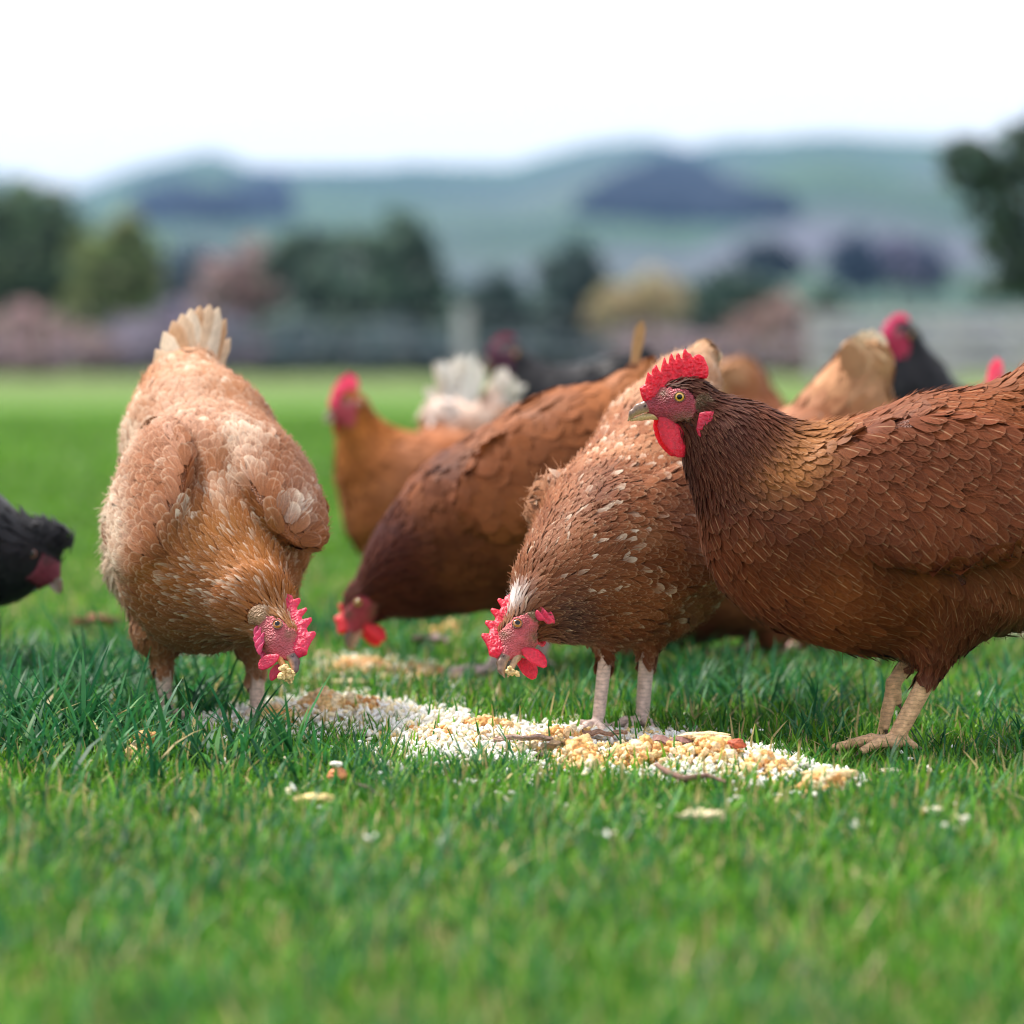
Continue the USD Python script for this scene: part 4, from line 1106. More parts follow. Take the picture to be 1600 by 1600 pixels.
# 3 -- the tawny hen right of the middle, pecking
st3 = sty(BASE,
    head=dict(cols=[(0.110, 0.044, 0.020), (0.179, 0.081, 0.040)]),
    neck=dict(cols=[(0.117, 0.041, 0.020), (0.186, 0.077, 0.039)], white=.05, jit=.22, W=5.5, L=18, rag=.2),
    breast=dict(cols=[(0.103, 0.034, 0.017), (0.186, 0.072, 0.037), (0.289, 0.141, 0.084)], white=.16, jit=.3, L=19, W=9, S=5.6, rag=.3, point=.35),
    back=dict(cols=[(0.172, 0.064, 0.034), (0.260, 0.117, 0.064), (0.370, 0.215, 0.134)], white=.4, jit=.35, L=19, W=9, S=5.6, rag=.3, point=.35),
    wing=dict(cols=[(0.186, 0.074, 0.040), (0.260, 0.120, 0.067)], white=.16, jit=.2, L=24, W=12, S=7),
    saddle=dict(cols=[(0.316, 0.168, 0.101), (0.453, 0.302, 0.208)], white=.4, jit=.3, L=18, W=9, S=5.5),
    thigh=dict(cols=[(0.110, 0.040, 0.023), (0.151, 0.060, 0.035)]),
    fluff=dict(cols=[(0.275, 0.148, 0.087), (0.385, 0.242, 0.161)], white=.15, jit=.6),
    tail=dict(cols=[(0.378, 0.242, 0.148), (0.480, 0.362, 0.255)]))
h3 = Hen('hen', 'tawny hen pecking right of the middle, white patch behind its comb', None, 3.07, st3, 0.0022, pl_mid, seed=33,
         cols=dict(comb=(.54, .009, .036), face=(.44, .07, .085), beak=(.38, .24, .13), beak_dark=(.16, .09, .06), leg=(.66, .50, .44), iris=(.34, .12, .025), ear=(.17, .10, .05)))
h3.soft, h3.fuzz_step = .5, .0044
h3.head((806, 986, -.15), (-.56, -.58, -.59), (-.80, .20, .56), 0.97, 'B', lean=.12, cs=.82, beak_open=2.0, ws=.66, lobe=(-22, -18, 7.5, 12, 0.0))
def paint3(P, t, rng):
    f, u, l = h3.headspace(P)
    w = np.exp(-(((f + 20) / 12) ** 2 + ((u - 22) / 14) ** 2 + (l / 16) ** 2))
    w = np.clip(w * 1.6, 0, 1)[:, None]
    t = t * (1 - w) + np.array([.74, .70, .68]) * w
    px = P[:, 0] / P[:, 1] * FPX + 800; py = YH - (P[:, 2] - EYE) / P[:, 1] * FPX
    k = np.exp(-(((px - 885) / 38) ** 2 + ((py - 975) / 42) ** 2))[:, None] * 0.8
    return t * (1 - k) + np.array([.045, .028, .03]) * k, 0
h3.paint = paint3
h3.cone((846, 948, -.13), (892, 914, -.09), 46, 80, 'neck', .02, .85, flow=(.75, .45, .45))
h3.cone((890, 915, -.09), (955, 872, -.03), 82, 122, 'neck', .03, .9, flow=(.75, .5, .4))
h3.cone((958, 878, -.03), (1005, 855, .04), 124, 146, 'breast', .03, .9, flow=(.6, .5, .35))
h3.cone((985, 830, .03), (1040, 700, .15), 134, 96, 'back', .03, .9, flow=(.4, .5, .75))
h3.cone((1040, 700, .15), (1068, 610, .22), 96, 56, 'saddle', .03, .8, flow=(.3, .4, .9))
h3.cone((1068, 610, .22), (1100, 560, .27), 44, 22, 'tail', .02, .7, flow=(.3, .4, .9))
h3.cone((868, 772, .03), (862, 800, .03), 30, 34, 'fluff', .02, .9, flow=(-.7, .2, .5))
h3.wing((1065, 830, -.045), (.5, .45, .35), (.45, -.85, .25), (.095, .062, .017), (.6, .4, .1))
h3.wing((890, 810, .04), (.5, .6, .5), (-.85, .1, .45), (.095, .060, .017), (.5, .5, .45))
h3.cone((952, 975, -.02), (946, 1002, -.02), 40, 19, 'thigh', .02, .9, flow=(0, .1, -1))
h3.cone((1020, 970, .0), (1012, 998, .0), 52, 22, 'thigh', .02, .9, flow=(0, .1, -1))
h3.leg((946, 1024, -.02), (934, 1134, -.03), 7.6, 6.6, fd=(-.5, -1))
h3.leg((1011, 1022, .0), (1003, 1130, .0), 8.6, 7.4, fd=(-.4, -1))
h3.build(W(975, 1150, 3.07) * [1, 1, 0], singles=200, quills=[
    dict(base=(1085, 580, .25), tip=(x, y, .27 + .01 * i), w=w, tint=c, bend=.12) for i, (x, y, w, c) in enumerate(
        [(1128, 552, 16, (.74, .60, .42)), (1118, 540, 18, (.78, .66, .50)), (1104, 536, 16, (.72, .56, .38)), (1092, 540, 12, (.10, .06, .05)), (1112, 556, 14, (.12, .07, .05))])])

# 4 -- dark mahogany hen in the middle, pecking, out of focus
st4 = sty(BASE,
    head=dict(cols=[(0.045, 0.015, 0.012), (0.072, 0.024, 0.015)]),
    neck=dict(cols=[(0.045, 0.012, 0.011), (0.085, 0.025, 0.015)]),
    breast=dict(cols=[(0.108, 0.040, 0.021), (0.197, 0.081, 0.041)]),
    back=dict(cols=[(0.215, 0.085, 0.040), (0.296, 0.130, 0.066)]),
    wing=dict(cols=[(0.170, 0.063, 0.030), (0.242, 0.099, 0.048)]),
    saddle=dict(cols=[(0.224, 0.090, 0.041), (0.305, 0.134, 0.066)]),
    thigh=dict(cols=[(0.116, 0.045, 0.026), (0.179, 0.072, 0.040)]),
    fluff=dict(cols=[(0.125, 0.049, 0.026), (0.179, 0.072, 0.044)]),
    tail=dict(cols=[(0.269, 0.116, 0.053), (0.376, 0.197, 0.097)]))
h4 = Hen('hen', 'dark mahogany hen stretching down to peck in the middle, out of focus', None, 3.6, st4, 0.0036, pl_dark, blur=1.5, seed=44,
         cols=dict(comb=(.60, .010, .02), leg=(.58, .42, .40), beak=(.5, .25, .16)))
h4.head((560, 948), (-.5, -.35, -.78), (-.87, .05, .45), 1.0, 'B', cs=.55, ws=.7)
h4.cone((578, 935), (655, 880), 36, 78, 'neck', .02, .85, flow=(1, 0, .6))
h4.cone((655, 880), (735, 832), 78, 120, 'neck', .03, .85, flow=(1, 0, .4))
h4.cone((735, 832), (860, 775), 118, 136, 'breast', .03, .85, flow=(1, 0, .2))
h4.cone((800, 800), (900, 730), 124, 122, 'back', .03, .85, flow=(1, 0, .4))
h4.cone((900, 730), (985, 640), 120, 58, 'saddle', .03, .8, flow=(.8, 0, .7))
h4.cone((985, 640), (1015, 585), 54, 20, 'tail', .02, .6, flow=(.4, 0, .9))
h4.wing((835, 745, -.078), (.85, .1, .45), (0, -1, .3), (.105, .066, .016), (.9, 0, .2))
h4.cone((820, 900), (815, 955), 70, 34, 'thigh', .02, .85, flow=(0, 0, -1))
h4.cone((880, 900, .08), (860, 960, .08), 70, 34, 'thigh', .02, .85, flow=(0, 0, -1))
h4.leg((818, 960, -.03), (765, 1045, -.05), 9.5, 8, fd=(-1, -.2), toe=1.25)
h4.leg((866, 962, .04), (838, 1050, .03), 9.5, 8, fd=(-1, -.2), toe=1.25)
h4.build(W(800, 1062, 3.6) * [1, 1, 0], quills=[
    dict(base=(985, 615), tip=(1004, 500), w=13, tint=(.50, .28, .13), bend=-.06, wtip=.9),
    dict(base=(990, 610, .01), tip=(1010, 560, .02), w=20, tint=(.34, .16, .08)), dict(base=(985, 610, -.01), tip=(990, 566, -.01), w=20, tint=(.3, .13, .07))])

# 5 -- hen standing behind on the left, white fluffy tail
st5 = sty(st4,
    head=dict(cols=[(0.255, 0.102, 0.043), (0.306, 0.128, 0.051)]),
    neck=dict(cols=[(0.255, 0.098, 0.034), (0.340, 0.145, 0.055)]),
    breast=dict(cols=[(.20, .075, .036), (.27, .11, .052)]),
    back=dict(cols=[(.30, .12, .06), (.42, .22, .14)], white=.1),
    saddle=dict(cols=[(.42, .22, .14), (.6, .42, .3)], white=.3),
    tail=dict(cols=[(.78, .72, .62), (.86, .83, .78)], L=40, W=16, jit=.5, rag=.3, lift=10),
    fluff=dict(cols=[(.74, .66, .56), (.84, .80, .74)], L=34, W=5, lift=10))
h5 = Hen('hen', 'ginger hen with a white fluffy tail standing behind the mahogany hen', None, 4.5, st5, 0.0045, pl_dark, blur=1.6, seed=55, cols=dict(comb=(.62, .03, .10), beak=(.6, .45, .35)))
h5.head((542, 632), (-.62, -.78, -.1), (.0, 0, 1), 1.0, 'A', cs=1.0, ws=.8, lobe=False)
h5.cone((552, 652), (585, 725), 30, 58, 'neck', .03, .9, flow=(.6, 0, -.8))
h5.cone((590, 735), (622, 800), 60, 80, 'breast', .03, .9, flow=(.8, 0, -.5))
h5.cone((622, 795), (700, 762, .05), 82, 78, 'breast', .03, .9, flow=(1, 0, 0))
h5.cone((640, 760), (715, 735, .08), 80, 66, 'back', .03, .9, flow=(1, .3, .2))
h5.cone((715, 720, .08), (745, 685, .1), 58, 46, 'saddle', .03, .9, flow=(.6, .3, .6))
h5.cone((700, 664, .1), (714, 600, .13), 26, 15, 'tail', .02, .7, flow=(.2, .2, 1))
h5.cone((762, 660, .12), (784, 612, .14), 28, 15, 'tail', .02, .7, flow=(.3, .2, 1))
h5.cone((690, 660, .07), (730, 668, .08), 28, 30, 'fluff', .02, .8, flow=(-.3, 0, .6))
h5.leg((640, 862, 0), (635, 950, 0), fd=(-1, -.6)); h5.leg((680, 850, .07), (685, 945, .07), fd=(-1, -.6))
r5 = np.random.default_rng(12)
def ruffle(bx, by, dy, tips, n):
    out = []
    for k in range(n):
        x, y = tips[k % len(tips)]
        x, y = x + r5.normal(0, 7), y + abs(r5.normal(0, 14))
        out.append(dict(base=(bx + r5.normal(0, 12) + (x - bx) * .2, by + r5.normal(0, 8), dy + r5.normal(0, .012)), tip=(x, y, dy + .02 + r5.normal(0, .015)), w=r5.uniform(15, 24), tint=tuple(np.array((.86, .82, .75)) * r5.uniform(.86, 1.03)), bend=r5.normal(0, .14), curl=r5.normal(0, .15), face=(r5.normal(0, .6), -1, r5.normal(0, .3)), wtip=r5.uniform(.4, .75)))
    return out
h5.build(W(655, 958, 4.5) * [1, 1, 0], eyes=True, quills=ruffle(706, 655, .10, [(684, 566), (692, 552), (706, 556), (718, 546), (732, 548), (746, 552), (752, 572), (672, 600), (664, 630)], 24) + ruffle(768, 652, .12, [(768, 586), (778, 572), (792, 568), (804, 578), (812, 600), (818, 622), (800, 590)], 19) +
    [dict(base=(725, 650, .09), tip=(728, 612, .09), w=20, tint=(.36, .16, .09))])

# 6, 10, 12 -- the black hens
stb = {k: dict(v) for k, v in st4.items()}
for k in stb:
    if stb[k]:
        stb[k]['cols'] = [(.010, .010, .013), (.020, .019, .024)]
BK = dict(comb=(.30, .008, .05), face=(.20, .01, .04), leg=(.08, .07, .07), beak=(.1, .08, .07), ear=(.05, .02, .02))
h6 = Hen('hen', 'black hen far back in the middle, body turned right, dark crimson comb', 'x', 5.2, stb, 0.005, pl_black, blur=2.2, seed=66, cols=BK)
h6.group = None
h6.cols.update(comb=(.07, .006, .035), face=(.06, .006, .03))
h6.head((788, 553), (-.7, -.7, -.1), (0, 0, 1), 1.1, 'A', cs=.7, lobe=False)
h6.cone((798, 566), (838, 618), 26, 50, 'neck', .03, .9)
h6.cone((838, 628), (890, 650), 52, 66, 'breast', .03, .9)
h6.cone((890, 642), (965, 608), 68, 54, 'back', .03, .9)
h6.cone((965, 605), (1000, 570), 42, 20, 'tail', .02, .7)
h6.leg((890, 715), (885, 870), fd=(-1, -.3)); h6.leg((915, 715, .06), (920, 870, .06), fd=(-1, -.3))
h6.build(W(900, 901, 5.2) * [1, 1, 0], quills=[dict(base=(975, 610, .01 * i), tip=(990 + 6 * i, 560 + 5 * i, .01 * i), w=30, tint=(.03, .03, .04)) for i in range(4)])

h10 = Hen('hen', 'black hen with bright red comb and wattles standing at back right', None, 4.6, stb, 0.0045, pl_black, blur=2.0, seed=77, cols=dict(comb=(.52, .012, .10), face=(.38, .015, .06), leg=(.1, .08, .08), beak=(.12, .08, .07), ear=(.08, .03, .03)))
h10.head((1403, 525), (-.72, -.69, -.05), (0, 0, 1), 1.0, 'A', cs=.75, lobe=False)
h10.cone((1414, 536), (1432, 600), 25, 46, 'neck', .03, .9)
h10.cone((1432, 610), (1470, 690), 50, 74, 'breast', .03, .9)
h10.cone((1470, 690), (1570, 680), 80, 70, 'back', .03, .9)
h10.cone((1570, 670), (1640, 610), 50, 25, 'tail', .03, .7)
h10.leg((1490, 765), (1485, 900), fd=(-1, -.3)); h10.leg((1520, 765, .06), (1525, 900, .06), fd=(-1, -.3))
h10.build(W(1500, 948, 4.6) * [1, 1, 0])

h12 = Hen('hen', 'black crested hen coming in at the left edge, head lowered', None, 3.42, stb, 0.0036, pl_black, blur=1.6, seed=88, cols=dict(comb=(.2, .01, .05), face=(.16, .02, .04), leg=(.1, .08, .08), beak=(.30, .20, .20), ear=(.02, .02, .02), iris=(.03, .015, .01)))
h12.head((66, 872), (.78, -.35, -.6), (.45, .1, .85), .88, None, ws=.45, lobe=False)
h12.cone((84, 842), (66, 838), 22, 26, 'fluff', .01, .9, flow=(.1, 0, 1))
h12.cone((100, 846), (88, 850), 12, 16, 'fluff', .01, .9, flow=(.8, 0, .3))
h12.cone((52, 872), (10, 875), 34, 56, 'neck', .02, .9)
h12.cone((10, 875), (-70, 860), 60, 96, 'breast', .03, .9)
h12.cone((-70, 850), (-190, 810), 98, 90, 'back', .03, .9)
h12.cone((-190, 800), (-270, 720), 60, 30, 'tail', .03, .7)
h12.leg((-80, 950), (-85, 1060), fd=(1, -.3)); h12.leg((-110, 950, .06), (-120, 1060, .06), fd=(1, -.3))
h12.build(W(-90, 1090, 3.42) * [1, 1, 0])

# 9 -- hen behind the two on the right, tail up with a cream tip
st9 = sty(st4,
    neck=dict(cols=[(0.041, 0.016, 0.012), (0.074, 0.025, 0.016)]), head=dict(cols=[(0.066, 0.025, 0.016), (0.082, 0.033, 0.016)]),
    breast=dict(cols=[(0.082, 0.029, 0.016), (0.139, 0.053, 0.030)]),
    back=dict(cols=[(0.246, 0.102, 0.057), (0.328, 0.156, 0.094)], white=.08),
    saddle=dict(cols=[(0.295, 0.131, 0.074), (0.410, 0.221, 0.139)], white=.12),
    tail=dict(cols=[(0.426, 0.238, 0.131), (0.574, 0.426, 0.279)], L=36, W=16))
h9 = Hen('hen', 'brown hen head-down behind the big one, cream tipped tail raised', None, 3.75, st9, 0.004, pl_dark, blur=1.5, seed=99, cols=dict(leg=(.55, .33, .28)))
h9.head((985, 985), (-.6, -.2, -.8), (-.8, 0, .6), 1.0, 'B', cs=.7)
h9.cone((1000, 970), (1060, 930), 38, 74, 'neck', .02, .85, flow=(1, 0, .5))
h9.cone((1060, 930), (1140, 885), 76, 106, 'breast', .03, .85, flow=(1, 0, .3))
h9.cone((1140, 870), (1260, 770), 112, 122, 'back', .03, .85, flow=(.8, 0, .6))
h9.cone((1260, 750), (1325, 655), 112, 66, 'saddle', .03, .8, flow=(.5, 0, .85))
h9.cone((1318, 650), (1350, 575), 72, 42, 'tail', .02, .7, flow=(.2, 0, 1))
h9.cone((1200, 920), (1205, 985), 60, 30, 'thigh', .02, .85, flow=(0, 0, -1))
h9.cone((1265, 910, .08), (1265, 970, .08), 60, 28, 'thigh', .02, .85, flow=(0, 0, -1))
h9.leg((1207, 985), (1150, 1038, 0), 9, 8, fd=(-1, -.2), toe=1.1); h9.leg((1266, 975, .08), (1252, 1028, .08), 9, 8, fd=(-1, -.2), toe=1.1)
h9.build(W(1200, 1041, 3.75) * [1, 1, 0], quills=[
    dict(base=(1345, 600, .01 * i - .03), tip=(x, y, .015 * i - .04), w=30, tint=c, bend=b) for i, (x, y, c, b) in enumerate(
        [(1322, 536, (.46, .24, .13), -.1), (1336, 524, (.62, .42, .26), -.05), (1350, 516, (.74, .60, .42), 0), (1364, 514, (.78, .66, .50), .03), (1378, 520, (.80, .70, .54), .06), (1386, 545, (.78, .66, .50), .1), (1392, 575, (.82, .74, .60), .12), (1390, 610, (.80, .70, .56), .1)])])

# 11 -- hen almost wholly behind the big one, its comb shows; 8 -- tail of a hen far back
h11 = Hen('hen', 'hen hidden behind the big one, only its pink-red comb shows', None, 4.0, st9, 0.0045, pl_dark, blur=2.2, seed=101, cols=dict(comb=(.66, .03, .09)))
h11.head((1556, 622), (-.45, -.88, -.15), (0, 0, 1), 1.15, 'A', cs=1.0)
h11.cone((1562, 640), (1580, 700), 30, 50, 'neck', .03, .9)
h11.cone((1580, 710), (1620, 780), 60, 90, 'breast', .03, .9)
h11.cone((1620, 780), (1690, 770, .1), 90, 80, 'back', .03, .9)
h11.leg((1610, 860), (1605, 985), fd=(-1, -.8)); h11.leg((1650, 860, .05), (1650, 985, .05), fd=(-1, -.8))
h11.build(W(1630, 1010, 4.0) * [1, 1, 0])

h8 = Hen('hen', 'small blurred brown hen far back between the big hen and the cream tail', None, 5.0, st9, 0.005, pl_dark, blur=2.3, seed=103)
h8.head((1150, 790), (-.5, -.5, -.7), (-.7, -.3, .6), 1.0, 'B', cs=.7, lobe=False)
h8.cone((1155, 775), (1170, 735), 30, 50, 'neck', .03, .9, flow=(.2, 0, 1))
h8.cone((1170, 735), (1185, 680), 60, 62, 'back', .03, .9, flow=(.2, .3, 1))
h8.cone((1180, 660), (1160, 600), 42, 28, 'saddle', .03, .8, flow=(-.3, .2, 1))
h8.cone((1160, 600), (1152, 588), 28, 26, 'tail', .03, .8, flow=(-.2, .2, 1))
h8.leg((1170, 780), (1168, 890), fd=(-1, -.8)); h8.leg((1195, 780, .05), (1195, 890, .05), fd=(-1, -.8))
h8.build(W(1182, 916, 5.0) * [1, 1, 0], quills=[dict(base=(1165, 620), tip=(1135 + 12 * i, 566 + 2 * abs(i - 2), .0), w=30, tint=(.40, .2, .11)) for i in range(5)])

# ------------------------------------------------------------------ scraps of food on the grass
RICE = np.array([(290, 1156), (375, 1142), (470, 1132), (560, 1134), (640, 1152), (730, 1168), (830, 1174), (930, 1182), (1030, 1188), (1120, 1197), (1200, 1210), (1290, 1228), (1350, 1236)], float)
RICE_HW = np.array([12, 20, 27, 31, 34, 41, 40, 38, 40, 36, 29, 18, 8], float)
BACK = np.array([(470, 1040), (540, 1048), (620, 1052), (690, 1060), (760, 1068)], float)
BACK_HW = np.array([20, 26, 22, 18, 10], float)

def strip_cover(px, py):
    """How far a ground point (in photo pixels) lies inside the strips of food, 1 at their middle."""
    out = np.zeros_like(px)
    for L, H in ((RICE, RICE_HW), (BACK, BACK_HW)):
        c = np.interp(px, L[:, 0], L[:, 1]); w = np.interp(px, L[:, 0], H)
        k = np.clip(1 - np.abs(py - c) / np.maximum(w, 1), 0, 1) * ((px > L[0, 0]) & (px < L[-1, 0]))
        out = np.maximum(out, k)
    return out

rf = np.random.default_rng(17)
def strip_points(L, H, n, spread=1.0, sd=.55):
    t = rf.uniform(L[0, 0], L[-1, 0], n * 2)
    w = np.interp(t, L[:, 0], H)
    keep = rf.random(n * 2) < w / H.max()
    t, w = t[keep][:n], w[keep][:n]
    o = rf.normal(0, sd, len(t)) * w * spread
    py = np.interp(t, L[:, 0], L[:, 1]) + o
    P = np.array([G(a, b) for a, b in zip(t, py)])
    hgt = np.exp(-(o / np.maximum(w, 1)) ** 2 * 1.5) * np.clip(w / 36, .2, 1)
    return P, hgt, t, py

rice_m = mat('cooked_rice', {'a': ('attribute', {'attribute': 'tint'}), 'p': ('principled_bsdf', {'roughness': 0.42, 'specular_ior_level': .45, 'subsurface_weight': .3, 'subsurface_scale': .002, 'subsurface_radius': (1, .9, .7)})}, [('a.color', 'p.base_color')])
crumb_m = mat('feed_crumb', {'a': ('attribute', {'attribute': 'tint'}), 'g': ('geometry', {}), 'n': ('noise_texture', {'scale': 350.0, 'detail': 4.0}), 'r': ('map_range', {'from_min': .3, 'from_max': .7, 'to_min': .55, 'to_max': 1.4, 'clamp': True}), 'm': ('vector_math', {'math_type': 'scale'}),
                             'b': ('bump', {'strength': .7, 'distance': .0015}), 'p': ('principled_bsdf', {'roughness': .6, 'specular_ior_level': .35})},
              [('g.position', 'n.vector'), ('n.fac', 'r.value'), ('a.color', 'm.vector1'), ('r.result', 'm.scale'), ('m.vector', 'p.base_color'), ('n.fac', 'b.height'), ('b.normal', 'p.normal')])
def grain(rng):
    s = np.linspace(-1, 1, 7)
    L = rng.uniform(.0036, .0046)
    pts = np.stack([s * L, (s ** 2 - .4) * rng.uniform(.0002, .0010), s * 0], 1)
    return tube(pts, .00155 * np.sqrt(np.clip(1.06 - s ** 2, .03, 1)) * rng.uniform(.9, 1.15), 7)
import trimesh
def lump(rng, r, freq=1.6, amp=.5, sub=2, squash=(1, 1, 1)):
    m = trimesh.creation.icosphere(sub, 1.0)
    v = np.array(m.vertices)
    o = rng.uniform(0, 50, 3)
    k = 1 + amp * (meshkit.fbm(v * freq + o, 3, 5) - .5) * 2 + .25 * (meshkit.noise(v * 4.5 + o, 9) - .5)
    return v * k[:, None] * r * np.array(squash), np.array(m.faces)
protos = [(f'grain_{i}', *grain(rf), rice_m, c) for i, c in enumerate([(.76, .73, .66), (.80, .78, .73), (.70, .64, .52), (.76, .62, .38), (.70, .46, .18), (.78, .76, .74)])]
P, hg, tx, ty = strip_points(RICE, RICE_HW, 7600, 1.0, .72)
keepP = meshkit.noise(P / .035, 21) + .55 * hg > .62 - .1 * rf.random(len(P))
P, hg, tx, ty = P[keepP], hg[keepP], tx[keepP], ty[keepP]
z = .006 + hg * .014 * rf.random(len(P)) ** .5 + rf.uniform(0, .004, len(P))
P[:, 2] = z
orange = np.exp(-((tx - 505) / 60) ** 2) * .7 + .45 * np.exp(-((tx - 960) / 120) ** 2) + .5 * np.exp(-((tx - 1180) / 90) ** 2)
idx = np.where(rf.random(len(P)) < orange * .65, rf.integers(3, 5, len(P)), rf.choice([0, 1, 2, 5, 5, 0], len(P)))
q = randquat(len(P), rf) * [1, .45, .45, 1]
q /= np.linalg.norm(q, axis=1, keepdims=True)
P3, hg3, _a, _b = strip_points(BACK, BACK_HW, 900, 1.3, .8); P3[:, 2] = .008 + hg3 * .012 * rf.random(len(P3))
P = np.vstack([P, P3]); idx = np.concatenate([idx, rf.integers(0, 5, len(P3))]); q = np.vstack([q, randquat(len(P3), rf)])
P4, hg4, _a, _b = strip_points(RICE[:6], RICE_HW[:6], 1500, 1.0, .7); P4[:, 2] = .014 + hg4 * .018 * rf.random(len(P4))
P = np.vstack([P, P4]); idx = np.concatenate([idx, rf.choice([0, 1, 2, 3, 5], len(P4))]); q = np.vstack([q, randquat(len(P4), rf)])
# stray grains over the lawn
n2 = 190
sx, sy = rf.uniform(-40, 1640, n2), 1130 + 230 * rf.random(n2) ** 1.2
far = rf.random(n2) < .25
sy = np.where(far, rf.uniform(1000, 1120, n2), sy)
S = np.array([G(a, b) for a, b in zip(sx, sy)]); S[:, 2] = rf.uniform(.008, .022, n2)
clump = meshkit.noise(S / .09, 4) > .50
S = S[clump]
S = np.repeat(S, rf.integers(1, 5, len(S)), axis=0)
S += rf.normal(0, 1, S.shape) * [.006, .006, .0025]; n2 = len(S)
q2 = randquat(n2, rf)
instancer('/World/rice_grains', protos, np.vstack([P, S]), np.vstack([q, q2]), np.concatenate([rf.uniform(.95, 1.4, len(P)), rf.uniform(.8, 1.1, n2)]), np.concatenate([idx, rf.choice([0, 1, 2, 2, 3, 5], n2)]),
          label='loose cooked rice strewn in a strip across the grass', cat='rice')
# soft orange crumbs
protos = [(f'crumb_{i}', *lump(rf, .0032), crumb_m, c) for i, c in enumerate([(.66, .37, .12), (.72, .50, .23), (.76, .62, .40), (.62, .30, .10), (.70, .47, .25)])]
pos = []
for cx_, cy_, sx_, sy_, n, zz in [(505, 1118, 48, 9, 520, .036), (430, 1128, 40, 9, 160, .026), (760, 1148, 60, 9, 170, .026), (690, 1158, 40, 8, 90, .022), (905, 1195, 32, 12, 300, .030), (880, 1165, 70, 10, 120, .025), (1000, 1190, 50, 10, 200, .028), (900, 1176, 170, 18, 150, .020), (780, 1162, 120, 16, 110, .020), (1050, 1190, 120, 18, 110, .022), (650, 1150, 90, 14, 50, .018), (560, 1120, 70, 10, 160, .03), (1110, 1192, 60, 11, 300, .030), (1195, 1205, 40, 10, 200, .026), (1290, 1230, 36, 6, 160, .020), (560, 1045, 60, 9, 160, .02), (660, 1052, 60, 9, 120, .02), (705, 990, 16, 6, 60, .03), (215, 1180, 26, 8, 90, .014), (250, 1110, 30, 8, 40, .012), (90, 1110, 60, 14, 24, .02)]:
    for i in range(n):
        a, b = rf.normal(0, .5), rf.normal(0, .5)
        p = G(cx_ + a * sx_, cy_ + b * sy_ + 16)
        p[2] = .004 + zz * math.exp(-(a * a + b * b)) * rf.random() ** .4
        pos.append(p)
pos = np.array(pos)
instancer('/World/feed_crumbs', protos, pos, randquat(len(pos), rf), rf.uniform(.5, 1.5, len(pos)) * np.where(rf.random(len(pos)) < .10, 1.7, 1.0), rf.integers(0, 5, len(pos)), label='soft orange feed crumbs heaped on the rice', cat='feed')

def scrap(name, label, cat, px, py, size, col, seed, z=None, group=None, yaw=0.0, amp=.4):
    """One irregular lump of food; size in millimetres (long, deep, high)."""
    rng = np.random.default_rng(seed)
    if name == 'bread_piece':      # torn crumb: several lumps grown together
        parts = []
        for i in range(9):
            lv, lf = lump(rng, rng.uniform(.34, .62), 1.6, .6, 2)
            parts.append((lv + rng.uniform(-.62, .62, 3) * [1, 1, .55], lf))
        v, f = join(parts)
    else:
        v, f = lump(rng, 1.0, 1.3, amp, 3)
    v = v * np.array(size) / 2000
    c, s = math.cos(yaw), math.sin(yaw)
    v = v @ np.array([[c, s, 0], [-s, c, 0], [0, 0, 1]])
    p = G(px, py); p[2] = size[2] / 2000 + .006 if z is None else z
    m = put(None, name, v + p, f, crumb_m, col)
    tag(m, label, cat, group)
def peel(name, label, cat, px, py, L, w, col, seed, yaw=0.0, curl=1.0, z=.022):
    rng = np.random.default_rng(seed)
    nu, nv = 15, 6
    u, v_ = np.meshgrid(np.linspace(-1, 1, nu), np.linspace(-1, 1, nv), indexing='ij')
    wid = np.sqrt(np.clip(1.05 - u ** 2, .04, 1)) * (1 + .25 * np.sin(u * 4 + seed))
    x, y = u * L / 2, v_ * wid * w / 2 + .1 * L * np.sin(u * 2.2 + seed)
    zz = curl * (.25 * w * v_ ** 2 - .10 * L * u ** 2 * .5) + .06 * w * np.sin(u * 7 + seed) + .03 * w * rng.normal(0, 1, u.shape)
    top = np.stack([x, y, zz], -1).reshape(-1, 3) / 1000
    bot = top - [0, 0, .0016]
    q = grid_faces(nu, nv)
    rim = np.concatenate([np.arange(nv), np.arange(1, nu) * nv + nv - 1, (nu - 1) * nv + np.arange(nv - 2, -1, -1), np.arange(nu - 2, 0, -1) * nv])
    n = nu * nv
    side = np.stack([rim, rim + n, np.roll(rim, -1) + n, np.roll(rim, -1)], 1)
    V = np.vstack([top, bot]); F = np.vstack([q[:, ::-1], q + n, side])
    c, s = math.cos(yaw), math.sin(yaw)
    V = V @ np.array([[c, s, 0], [-s, c, 0], [0, 0, 1]]) + G(px, py) + [0, 0, z]
    m = put(None, name, V, F, crumb_m, col)
    tag(m, label, cat)
scrap('bread_crust', 'orange toasted bread crust lying left of the rice strip', 'bread', 228, 1184, (34, 24, 22), (.60, .30, .10), 1, yaw=.2)
scrap('bread_piece', 'pale cream bread lump beside the orange crust', 'bread', 200, 1196, (24, 16, 11), (.72, .58, .36), 2)
scrap('carrot_piece', 'salmon orange carrot cube alone in the front grass', 'carrot', 528, 1240, (19, 16, 17), (.72, .27, .12), 3, z=.017, amp=.25)
scrap('rice_lump', 'white rice lump resting on the carrot cube', 'rice', 526, 1240, (11, 9, 6), (.74, .70, .60), 4, z=.028)
scrap('potato_chip', 'pale yellow chip lying in the front grass', 'chip', 492, 1280, (36, 11, 9), (.74, .55, .24), 5, z=.018, yaw=.15)
scrap('bread_piece', 'cream bread lump nearest the camera at the bottom', 'bread', 1092, 1312, (42, 20, 14), (.76, .62, .40), 6, z=.02)
